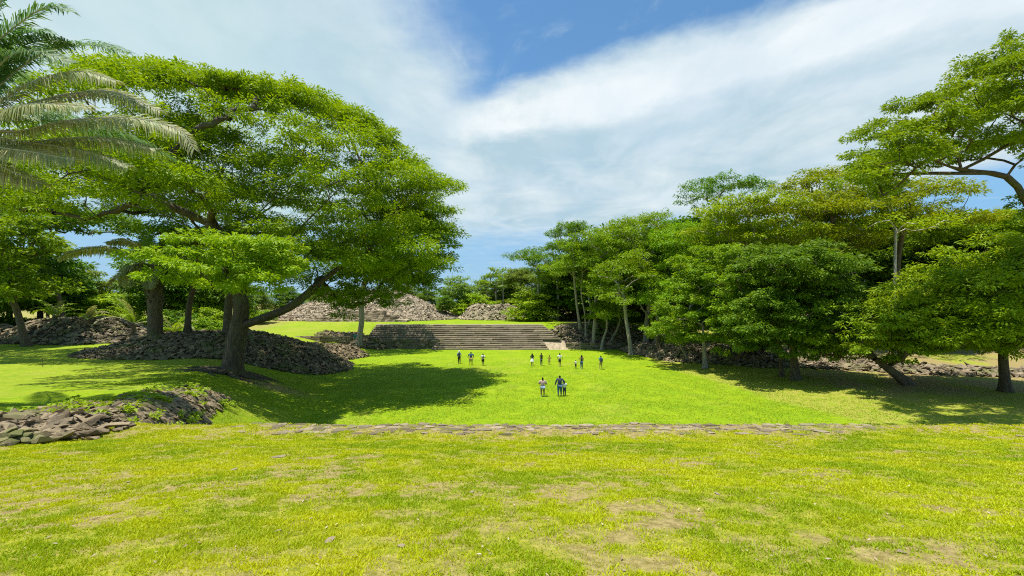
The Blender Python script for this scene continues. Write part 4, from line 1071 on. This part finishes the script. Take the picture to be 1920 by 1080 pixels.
far([(2, 1080, 96, 480, 1.2), (2, 1130, 94, 450, 1.1), (0, 1170, 90, 430, 1), (2, 1215, 92, 440, 1.1), (2, 1270, 88, 440, 1.1), (0, 1320, 84, 430, 1), (2, 1370, 80, 430, 1.1), (2, 1440, 78, 420, 1.1), (0, 1520, 76, 400, 1), (2, 1590, 74, 430, 1.1), (0, 1650, 76, 415, 1.0),
     (2, 1720, 72, 430, 1.1), (0, 1780, 74, 425, 1), (2, 1840, 66, 420, 1), (2, 1920, 64, 430, 1.1), (2, 1990, 56, 440, 1), (2, 1560, 62, 520, 1.2), (2, 1640, 60, 540, 1.2), (2, 1440, 64, 530, 1.1), (2, 1740, 56, 540, 1.2), (2, 1350, 66, 540, 1.1),
     (4, 1075, 100, 560, 1.4), (4, 1110, 98, 560, 1.4), (4, 1150, 96, 555, 1.4), (4, 1195, 92, 555, 1.4), (4, 1240, 90, 555, 1.4), (4, 1290, 84, 560, 1.4)],
    "behind the right front row", "wood behind the right side of the plaza")
far([(2, -80, 60, 420, 1.1), (2, 20, 78, 470, 1.1), (2, 75, 74, 455, 1.0), (0, 120, 80, 500, 1.1), (2, 330, 82, 455, 1.0), (2, 400, 84, 470, 1.0), (0, 165, 86, 520, 1.2), (3, 255, 88, 500, 1.0), (0, 90, 84, 525, 1.1), (4, 190, 78, 552, 1.3), (2, 150, 92, 535, 1.2), (0, 235, 96, 540, 1.2), (2, 300, 90, 530, 1.2), (0, 360, 96, 535, 1.0), (4, 370, 80, 560, 1.2), (2, 430, 94, 520, 1.1), (0, 480, 104, 540, 1), (2, 540, 110, 540, 1.2), (0, 600, 130, 540, 1), (2, 660, 134, 535, 1), (0, 720, 134, 540, 1), (4, 470, 96, 580, 1)],
    "behind the left mounds", "wood behind the left mounds")

# ---- bushes
def bush(px, D, w_, h_, lm, label, seed, leaf=(0.32, 0.18), dens=170, group="bushes at the edge of the left wood"):
    rr = np.random.default_rng(seed); b_ = on(px, D)
    cl = [(q, 0.55 + .35 * rr.random()) for q in dome_clumps(rr, b_ + (0, 0, h_ * .25), (w_, w_ * .7, h_ * .75), int(16 * w_), .6, -.1, .5)]
    return tree("bush", label, b_, [b_, b_ + (0, 0, h_ * .4)], 0.06, cl, lm, B_BROWN, leaf=leaf, dens=dens, seed=seed, cat="bush", group=group, flat=.7, flare=None)
for k_, (px, D, w_, h_, lm, lb) in enumerate([
    (190, 62, 4.2, 2.6, L_LIME, "bright green bush sprawling right of the far left mound"), (225, 60, 3.5, 1.8, L_LIME, "low bright bush at the foot of the far left mound's right end"),
    (60, 66, 4, 2.4, L_MID, "green bush behind the middle of the far left mound"), (130, 67, 3.6, 3, L_LIME, "bright green bush beside the young stemless palm"),
    (385, 62, 3.2, 2.6, L_MID, "green bush behind the dark mound, right of the straight brown trunk"), (245, 70, 4.0, 4.0, L_MID, "tall bush under the old palm's drooping leaf"),
    (10, 64, 4, 3, L_DARK, "dark bush at the far left edge behind the mound"), (400, 70, 4, 4, L_LIME, "bright bush seen through the gap left of the huge trunk"),
    (490, 78, 3, 2.5, L_MID, "bush at the left foot of the pyramid"), (330, 68, 4, 3.6, L_DARK, "dark bush behind the old palm and the young palms")]):
    bush(px, D + 6, w_, h_, lm, lb, 400 + k_)
# weeds over the near rubble bank
rr = np.random.default_rng(77); cl = []
for _ in range(150):
    s_ = rr.random(); cx_, cy_ = -12.6 - 4.2 * s_ + rr.normal() * 1.1, 12.5 + 9 * s_ + rr.normal() * 1.2
    cl.append((np.array([cx_, cy_, float(HM(cx_, cy_)) + .05]), 0.18 + .22 * rr.random()))
V, Q, A = foliage(rr, cl, (0.13, 0.08), 900, .5, .1)
tag(mesh_np("weeds", V, [Q], L_LIME, attrs={'rnd': ('FACE', A)}), "low leafy weeds creeping over the long rubble bank on the left", "weeds", kind="stuff")
# undergrowth below the left wood, and low plants on the slopes
rr = np.random.default_rng(78); cl = []
for _ in range(260):
    D = 64 + 24 * rr.random(); px = -120 + 560 * rr.random()
    b_ = on(px, D); cl.append((b_ + (0, 0, .3), .6 + .5 * rr.random()))
V, Q, A = foliage(rr, cl, (0.35, 0.18), 110, .8, .1)
tag(mesh_np("undergrowth", V, [Q], L_MID, attrs={'rnd': ('FACE', A)}), "mixed green undergrowth at the edge of the left wood", "undergrowth", kind="stuff")
rr = np.random.default_rng(79); cl = []
for _ in range(260):
    D = 76 + 30 * rr.random(); px = 1120 + 840 * rr.random()
    b_ = on(px, D); cl.append((b_ + (0, 0, .4), .7 + .8 * rr.random()))
V, Q, A = foliage(rr, cl, (0.45, 0.24), 70, .8, .1)
tag(mesh_np("undergrowth", V, [Q], L_DARK, attrs={'rnd': ('FACE', A)}), "dark undergrowth on the floor of the right hand wood", "undergrowth", kind="stuff")

# ------------------------------------------------------------------ people
def cloth(name, c): return plain(name, c, 0.9)
SKIN = cloth("brown_skin", (0.26, 0.14, 0.085)); HAIR = cloth("black_hair", (0.012, 0.010, 0.009))
CL = {'white': cloth("white_cloth", (0.78, 0.78, 0.80)), 'black': cloth("black_cloth", (0.02, 0.02, 0.022)), 'navy': cloth("navy_cloth", (0.035, 0.05, 0.11)),
      'teal': cloth("teal_cloth", (0.02, 0.36, 0.46)), 'blueshirt': cloth("dark_blue_cloth", (0.03, 0.10, 0.20)), 'khaki': cloth("khaki_cloth", (0.36, 0.28, 0.12)),
      'jeans': cloth("denim", (0.04, 0.12, 0.20)), 'ljeans': cloth("light_denim", (0.28, 0.38, 0.50)), 'pink': cloth("pale_pink_cloth", (0.50, 0.33, 0.34)),
      'yellow': cloth("mustard_cloth", (0.50, 0.36, 0.04)), 'lblue': cloth("pale_blue_cloth", (0.50, 0.62, 0.75)), 'grey': cloth("grey_cloth", (0.22, 0.24, 0.25))}
def skin_obj(name, verts, edges, rads, m, parent, root_i=0, sub=1):
    me = bpy.data.meshes.new(name); me.from_pydata([tuple(v_) for v_ in verts], edges, []); me.update()
    o = bpy.data.objects.new(name, me); COL.objects.link(o); o.parent = parent
    md = o.modifiers.new("Skin", 'SKIN'); md.use_smooth_shade = True
    if not me.skin_vertices: 
        bpy.context.view_layer.objects.active = o
    sv = me.skin_vertices[0].data
    for i_, r_ in enumerate(rads):
        sv[i_].radius = r_ if isinstance(r_, tuple) else (r_, r_)
        sv[i_].use_root = (i_ == root_i)
    s_ = o.modifiers.new("Subdivision", 'SUBSURF'); s_.levels = sub; s_.render_levels = sub
    me.materials.append(m); return o
def person(label, px, py, h, top, bottom, rz=0.0, stride=0.1, hair='short', build=1.0, legs='long', shoes='black', arms=(0.12, 0.12), elbow=(0.1, 0.1), raise_=(0, 0), pack=None, hat=None, sleeves='short', lean=0.0, D=None, X=None, group="visitors on the plaza"):
    if X is None: X, Y, Z = hit(px, py)
    else: Y = D; Z = float(H(X, Y))
    rt = empty("person", (X, Y, Z), label, "person", group, rz)
    B = build
    J = {'pel': (0, 0, .52), 'wai': (0, lean * .1, .61), 'che': (0, lean * .2, .73), 'nec': (0, lean * .27, .835), 'hea': (0, lean * .3 + .012, .90), 'top': (0, lean * .32 + .012, .965)}
    for s_, n_ in ((-1, 'l'), (1, 'r')):
        f = stride * s_
        J['hip' + n_] = (s_ * .048 * B, 0, .49); J['kne' + n_] = (s_ * .055 * B, f * .55 + .015, .275); J['ank' + n_] = (s_ * .06 * B, f, .045 + (.02 if f < -0.05 else 0)); J['toe' + n_] = (s_ * .066 * B, f + .075, .018)
        i_ = 0 if s_ < 0 else 1
        J['clv' + n_] = (s_ * .06 * B, lean * .25, .81); J['sho' + n_] = (s_ * .108 * B, lean * .24, .80)
        a, e, rs = arms[i_], elbow[i_], raise_[i_]
        ex = s_ * (.108 * B + a * .22 + .012); J['elb' + n_] = (ex, lean * .2 - .02 + rs * .05 - f * .3, .645 + rs * .05)
        J['wri' + n_] = (ex + s_ * (.03 - e * .6), lean * .2 + .02 + e * .8 - f * .5, .51 + rs * .22 + e * .35)
    S = lambda n_: tuple(c_ * h for c_ in J[n_])
    def sk(name, chains, rad, m, infl=1.0, root_n='pel', sub=1, add=0.0):
        names = []; edges = []
        for ch in chains:
            for n_ in ch:
                if n_ not in names: names.append(n_)
            for a_, b_ in zip(ch, ch[1:]): edges.append((names.index(a_), names.index(b_)))
        return skin_obj(name, [S(n_) for n_ in names], edges, [tuple((q * infl + add) * h for q in rad[n_]) for n_ in names], m, rt, names.index(root_n), sub)
    rad = {'pel': (.082 * B, .062 * B), 'wai': (.070 * B, .055 * B), 'che': (.078 * B, .060 * B), 'nec': (.030, .030), 'hea': (.047, .054), 'top': (.034, .042)}
    for n_ in 'lr':
        rad.update({'hip' + n_: (.052 * B, .056 * B), 'kne' + n_: (.034 * B, .036 * B), 'ank' + n_: (.022, .024), 'toe' + n_: (.018, .014), 'clv' + n_: (.045 * B, .04 * B), 'sho' + n_: (.034 * B, .034 * B), 'elb' + n_: (.023 * B, .024 * B), 'wri' + n_: (.016, .014)})
    body = sk("body", [('pel', 'wai', 'che', 'nec', 'hea', 'top'), ('pel', 'hipl', 'knel', 'ankl', 'toel'), ('pel', 'hipr', 'kner', 'ankr', 'toer'), ('che', 'clvl', 'shol', 'elbl', 'wril'), ('che', 'clvr', 'shor', 'elbr', 'wrir')], rad, SKIN)
    # hands with fingers and a thumb, ears and nose
    for n_, s_ in (('l', -1), ('r', 1)):
        w_ = Vector(S('wri' + n_)); e_ = Vector(S('elb' + n_)); d_ = (w_ - e_).normalized(); fwd = Vector((0, 1, 0)); fwd = (fwd - d_ * fwd.dot(d_)).normalized(); out = d_.cross(fwd)
        vs = [w_, w_ + d_ * .045 * h]; ed = [(0, 1)]; rd = [.012 * h, .016 * h]
        for q, L_ in enumerate((.040, .046, .043, .034)):
            k0 = vs[1] + fwd * (q - 1.5) * -.0105 * h; m1 = k0 + d_ * L_ * .55 * h + out * -s_ * .004 * h; m2 = k0 + d_ * L_ * h + out * -s_ * .014 * h
            i0 = len(vs); vs += [k0 + d_ * .008 * h, m1, m2]; ed += [(1, i0), (i0, i0 + 1), (i0 + 1, i0 + 2)]; rd += [.0055 * h, .005 * h, .004 * h]
        i0 = len(vs); vs += [w_ + d_ * .02 * h + fwd * .02 * h, w_ + d_ * .045 * h + fwd * .032 * h]; ed += [(0, i0), (i0, i0 + 1)]; rd += [.0065 * h, .005 * h]
        skin_obj("hand", vs, ed, rd, SKIN, rt, 0, 0)
    hd = Vector(S('hea'))
    bm = bmesh.new()
    for (dx, dy, dz, r_) in ((.050, 0, .01, .011), (-.050, 0, .01, .011), (0, .055, .0, .009)):
        ret = bmesh.ops.create_icosphere(bm, subdivisions=1, radius=r_ * h)
        for v_ in ret['verts']: v_.co = Vector((v_.co.x * (.5 if dx else .8), v_.co.y, v_.co.z * 1.5)) + hd + Vector((dx, dy, dz)) * h
    me = bpy.data.meshes.new("ears_and_nose"); bm.to_mesh(me); bm.free(); me.materials.append(SKIN); o = bpy.data.objects.new("ears_and_nose", me); COL.objects.link(o); o.parent = rt
    # clothes
    ch = [('pel', 'wai', 'che')]
    armc = {'short': 2, 'long': 4, 'none': 1}[sleeves]
    for n_ in 'lr':
        full = ['che', 'clv' + n_, 'sho' + n_, 'elb' + n_, 'wri' + n_]
        if armc == 2:
            a_, b_ = J['sho' + n_], J['elb' + n_]; J['slv' + n_] = tuple(a_[i_] * .35 + b_[i_] * .65 for i_ in range(3)); rad['slv' + n_] = (.033 * B, .033 * B); full = ['che', 'clv' + n_, 'sho' + n_, 'slv' + n_]
        elif armc == 1: full = ['che', 'clv' + n_]
        ch.append(tuple(full))
    sk("shirt", ch, rad, CL[top], 1.10, 'pel', 1, .004)
    if bottom == 'skirt' or legs == 'skirt':
        n_ = 20; bm = bmesh.new(); rows = []
        for z_, r_ in ((.60, .068), (.55, .09), (.46, .125), (.36, .155)):
            rows.append([bm.verts.new(((r_ * B * (1 + .06 * math.sin(5 * a_))) * math.cos(a_) * h, r_ * .85 * math.sin(a_) * h, z_ * h)) for a_ in [2 * math.pi * q / n_ for q in range(n_)]])
        for a_, b_ in zip(rows, rows[1:]):
            for q in range(n_): bm.faces.new((a_[q], a_[(q + 1) % n_], b_[(q + 1) % n_], b_[q]))
        me = bpy.data.meshes.new("skirt"); bm.to_mesh(me); bm.free(); me.materials.append(CL[bottom if bottom != 'skirt' else top]); o = bpy.data.objects.new("skirt", me); COL.objects.link(o); o.parent = rt
    else:
        ch = []
        for n_ in 'lr':
            if legs == 'long': ch.append(('pel', 'hip' + n_, 'kne' + n_, 'ank' + n_))
            else:
                a_, b_ = J['hip' + n_], J['kne' + n_]; f = .45 if legs == 'hot' else .95
                J['hem' + n_] = tuple(a_[i_] * (1 - f) + b_[i_] * f for i_ in range(3)); rad['hem' + n_] = ((.044 if f < .6 else .040) * B,) * 2; ch.append(('pel', 'hip' + n_, 'hem' + n_))
        sk("shorts" if legs != 'long' else "trousers", ch, rad, CL[bottom], 1.08, 'pel', 1, .006)
    for n_ in 'lr':
        a_ = Vector(S('ank' + n_)); b_ = Vector(S('toe' + n_))
        skin_obj("shoe", [(a_.x, a_.y - .02 * h, .022 * h), (a_.x, a_.y + .03 * h, .022 * h), (b_.x, b_.y + .008 * h, .017 * h)], [(0, 1), (1, 2)], [(.024 * h, .022 * h), (.025 * h, .022 * h), (.02 * h, .015 * h)], CL[shoes], rt, 0, 1)
    # hair
    bm = bmesh.new(); ret = bmesh.ops.create_uvsphere(bm, u_segments=14, v_segments=10, radius=1)
    for v_ in ret['verts']:
        c_ = v_.co.copy(); k_ = 0.055 if c_.y > 0 else 0.060
        zz = c_.z * .062
        if hair == 'long' and c_.z < 0: zz = c_.z * .17; c_.x *= 1.15 + .35 * -c_.z; c_.y = c_.y * .75 - .12
        if c_.y > .35 and c_.z < .35: c_.y *= .55
        v_.co = Vector((c_.x * .056, c_.y * k_ - .008, zz + .022)) * h + hd
    if hair == 'bun':
        ret = bmesh.ops.create_uvsphere(bm, u_segments=8, v_segments=6, radius=.028 * h)
        for v_ in ret['verts']: v_.co += hd + Vector((0, -.02, .085)) * h
    me = bpy.data.meshes.new("hair"); bm.to_mesh(me); bm.free(); me.materials.append(HAIR); o = bpy.data.objects.new("hair", me); COL.objects.link(o); o.parent = rt
    for p_ in me.polygons: p_.use_smooth = True
    if hat:
        bm = bmesh.new(); rows = []
        for r_, z_ in ((.085, .035), (.062, .04), (.060, .085), (.04, .10), (.0005, .103)):
            rows.append([bm.verts.new((hd.x + r_ * h * math.cos(q * .524), hd.y + r_ * h * math.sin(q * .524), hd.z + z_ * h)) for q in range(12)])
        for a_, b_ in zip(rows, rows[1:]):
            for q in range(12): bm.faces.new((a_[q], a_[(q + 1) % 12], b_[(q + 1) % 12], b_[q]))
        me = bpy.data.meshes.new("hat"); bm.to_mesh(me); bm.free(); me.materials.append(CL[hat]); o = bpy.data.objects.new("hat", me); COL.objects.link(o); o.parent = rt
    if pack:
        c_, sz, dx = pack
        bk = bmesh.new(); bmesh.ops.create_cube(bk, size=1)
        for v_ in bk.verts: v_.co = Vector((v_.co.x * .17 * sz, v_.co.y * .09 * sz * (.7 if v_.co.z > 0 else 1), v_.co.z * .21 * sz))
        bmesh.ops.bevel(bk, geom=bk.edges[:], offset=.03, segments=2, affect='EDGES')
        for v_ in bk.verts: v_.co = (v_.co + Vector((dx, -.105 * B, .70))) * h
        me = bpy.data.meshes.new("backpack"); bk.to_mesh(me); bk.free(); me.materials.append(CL[c_]); o = bpy.data.objects.new("backpack", me); COL.objects.link(o)
        o.parent = rt.copy() if False else None
        o.matrix_world = rt.matrix_world
        o.location = rt.location; o.rotation_euler = rt.rotation_euler
        tag(o, f"{ {'grey':'grey','black':'black','navy':'dark blue'}[c_]} backpack of the " + ' '.join(label.split()[:9]), "backpack")
    return rt
person("person in a pale hat and grey top standing at the left end of the visitors", 861, 682, 1.72, 'ljeans', 'black', stride=.03, hat='white', pack=('navy', 1.05, 0), sleeves='long', build=1.05)
person("stout person in a dark blue shirt and khaki shorts walking", 883, 684.5, 1.70, 'blueshirt', 'khaki', stride=.06, build=1.35, legs='knee', arms=(.28, .28), elbow=(.05, .05), sleeves='short')
person("person in a white shirt and black shorts, third visitor from the left", 905.5, 686, 1.58, 'white', 'black', stride=.05, build=1.05, legs='knee', arms=(.2, .3), elbow=(.1, .3), pack=('black', .75, .02))
person("person with long black hair in a white skirt", 998, 686.5, 1.62, 'black', 'white', legs='skirt', hair='long', stride=.03, arms=(.05, .05), shoes='white')
person("slim person in dark clothes with a pale cloth at the hip", 1015, 685.5, 1.62, 'black', 'navy', build=.85, stride=.05, arms=(.05, .08), sleeves='long', shoes='white')
person("child in a mustard shirt and shorts", 1030, 684.5, 1.28, 'yellow', 'khaki', legs='knee', stride=.05, arms=(.25, .25), elbow=(.3, .3))
person("person in a white t-shirt and dark shorts mid stride", 1049.5, 687, 1.68, 'white', 'black', legs='knee', stride=.11, arms=(.3, .3), elbow=(.05, .05), shoes='white')
person("small child in a white top holding an adult's hand", 1079.5, 691, 1.05, 'white', 'black', legs='long', stride=.05, arms=(.1, .25), raise_=(0, .9), shoes='black')
person("adult with bushy black hair in a dark top and jeans leading a small child", 1090.5, 692, 1.72, 'black', 'jeans', hair='long', stride=.07, arms=(.32, .05), raise_=(.2, 0), sleeves='none', shoes='white')
person("person in a bright teal shirt at the right end of the visitors", 1126.5, 692.5, 1.66, 'teal', 'khaki', legs='knee', stride=.09, rz=R(-25), pack=('navy', 1.2, .06), shoes='white', arms=(.1, .1))
person("stout woman in a pale pink top and denim shorts, nearest visitor on the left", 1017.5, 743.5, 1.62, 'pink', 'ljeans', legs='hot', hair='bun', build=1.3, stride=.03, arms=(.25, .25), elbow=(.45, .45), shoes='white')
person("tall man in a dark navy shirt and jeans with an arm around a child", 1049.5, 743, 1.80, 'navy', 'jeans', build=1.25, stride=.07, arms=(.18, .35), elbow=(0, .2), sleeves='long', raise_=(0, .3), shoes='black')
person("child in a white shirt pressed against the tall man's side", 1058.5, 742.5, 1.30, 'white', 'navy', legs='long', stride=.05, build=1.05, arms=(.1, .05), elbow=(.1, .4))

# ------------------------------------------------------------------ small things
def boxy(name, label, cat, loc, dims, m, bev=.03, rz=0):
    bm = bmesh.new(); bmesh.ops.create_cube(bm, size=1)
    for v_ in bm.verts: v_.co = Vector((v_.co.x * dims[0] * (1 if v_.co.z > 0 else .85), v_.co.y * dims[1] * (1 if v_.co.z > 0 else .85), (v_.co.z + .5) * dims[2]))
    bmesh.ops.bevel(bm, geom=bm.edges[:], offset=bev, segments=2, affect='EDGES')
    me = bpy.data.meshes.new(name); bm.to_mesh(me); bm.free(); me.materials.append(m)
    o = bpy.data.objects.new(name, me); COL.objects.link(o); o.location = loc; o.rotation_euler = (0, 0, rz); return tag(o, label, cat)
M_TEAL = plain("dark_teal_plastic", (0.015, 0.07, 0.075), .5)
X, Y, Z = hitM(668, 634)
boxy("litter_bin", "small teal bin at the foot of the smooth grey trunk", "bin", (X, Y - .4, Z), (0.6, 0.4, 0.55), plain("teal_plastic", (0.03, 0.30, 0.24), .5))
X, Y, Z = hit(80, 688)
V, Q = tube([(0, 0, -.1), (0.01, 0, .3), (0, 0, .75)], [.02, .02, .018], 6)
o = mesh_np("stake", V, [Q], B_BROWN); o.location = (X, Y, Z); tag(o, "thin upright stake on the sunlit strip of lawn at the left", "stake")

# loose stones and fallen leaves on the near lawn
LS = [(520, 857, 34, 7), (440, 881, 14, 4), (478, 898, 12, 5), (204, 933, 8, 4), (1128, 867, 8, 3), (1160, 921, 12, 4), (620, 1015, 26, 7), (752, 1026, 18, 8), (583, 974, 8, 4), (852, 977, 9, 5), (520, 997, 14, 4), (1345, 927, 14, 5),
      (1689, 1037, 18, 6), (1850, 1045, 12, 6), (1235, 941, 9, 4), (1172, 980, 8, 4), (1680, 924, 8, 4), (1911, 818, 16, 6), (885, 924, 12, 4), (920, 1040, 12, 6), (784, 1023, 8, 4), (1006, 953, 9, 4), (1575, 975, 9, 4), (350, 960, 7, 3), (1170, 1072, 10, 5), (90, 1010, 10, 5), (1420, 1052, 8, 4), (240, 905, 10, 4)]
pm = []
for PV, PF in PROTO[:5]:
    me = bpy.data.meshes.new("loose_stone"); me.from_pydata([tuple(q) for q in PV], [], [tuple(int(z) for z in q) for q in PF]); me.update()
    a_ = me.attributes.new('rnd', 'FLOAT', 'FACE'); a_.data.foreach_set('value', [.75] * len(PF)); me.materials.append(S_FLAG); pm.append(me)
for k_, (px, py, w_, h_) in enumerate(LS):
    D = np.arange(2, 12, .01); Xs = (px - 960) / F * D; q = int(np.argmax(8 - (py - HY) / F * D <= Hn(Xs, D))); X, Y = float(Xs[q]), float(D[q]); Z = float(Hn(X, Y))
    o = bpy.data.objects.new("loose_stone", pm[k_ % 5]); COL.objects.link(o)
    s_ = w_ / F * Y; o.location = (X, Y, Z + .01); o.scale = (s_ * .9, s_ * .8, s_ * .35); o.rotation_euler = (0, 0, k_ * 1.3)
    tag(o, "small pale loose stone lying in the worn grass of the near lawn", "stone", "loose stones on the near lawn")
# dry leaf litter over the near lawn
rr = np.random.default_rng(5); n = 1500
y = 2.0 + 7 * rr.random(n); x = (rr.random(n) * 2 - 1) * y * 1.25; z = Hn(x, y) + .012 + .01 * rr.random(n)
nr = np.stack([rr.normal(size=n) * .35, rr.normal(size=n) * .35, np.ones(n)], 1); M = rot_stack(nr, rr.random(n) * 6.28)
sh = np.array([[-1, 0, 0], [-.2, -.38, .12], [1, 0, 0], [-.2, .38, .12]]); sz = (.006 + .016 * rr.random(n) ** 3)[:, None, None]
V = np.einsum('nij,kj->nki', M, sh) * sz + np.stack([x, y, z], 1)[:, None]
o = mesh_np("leaf_litter", V.reshape(-1, 3), [np.arange(4 * n).reshape(-1, 4)], stone_mat("dry_leaf", (0.22, 0.13, 0.06), (0.62, 0.52, 0.36), 0), attrs={'rnd': ('FACE', rr.random(n))})
tag(o, "dry fallen leaves scattered over the near lawn", "leaf litter", kind="stuff")
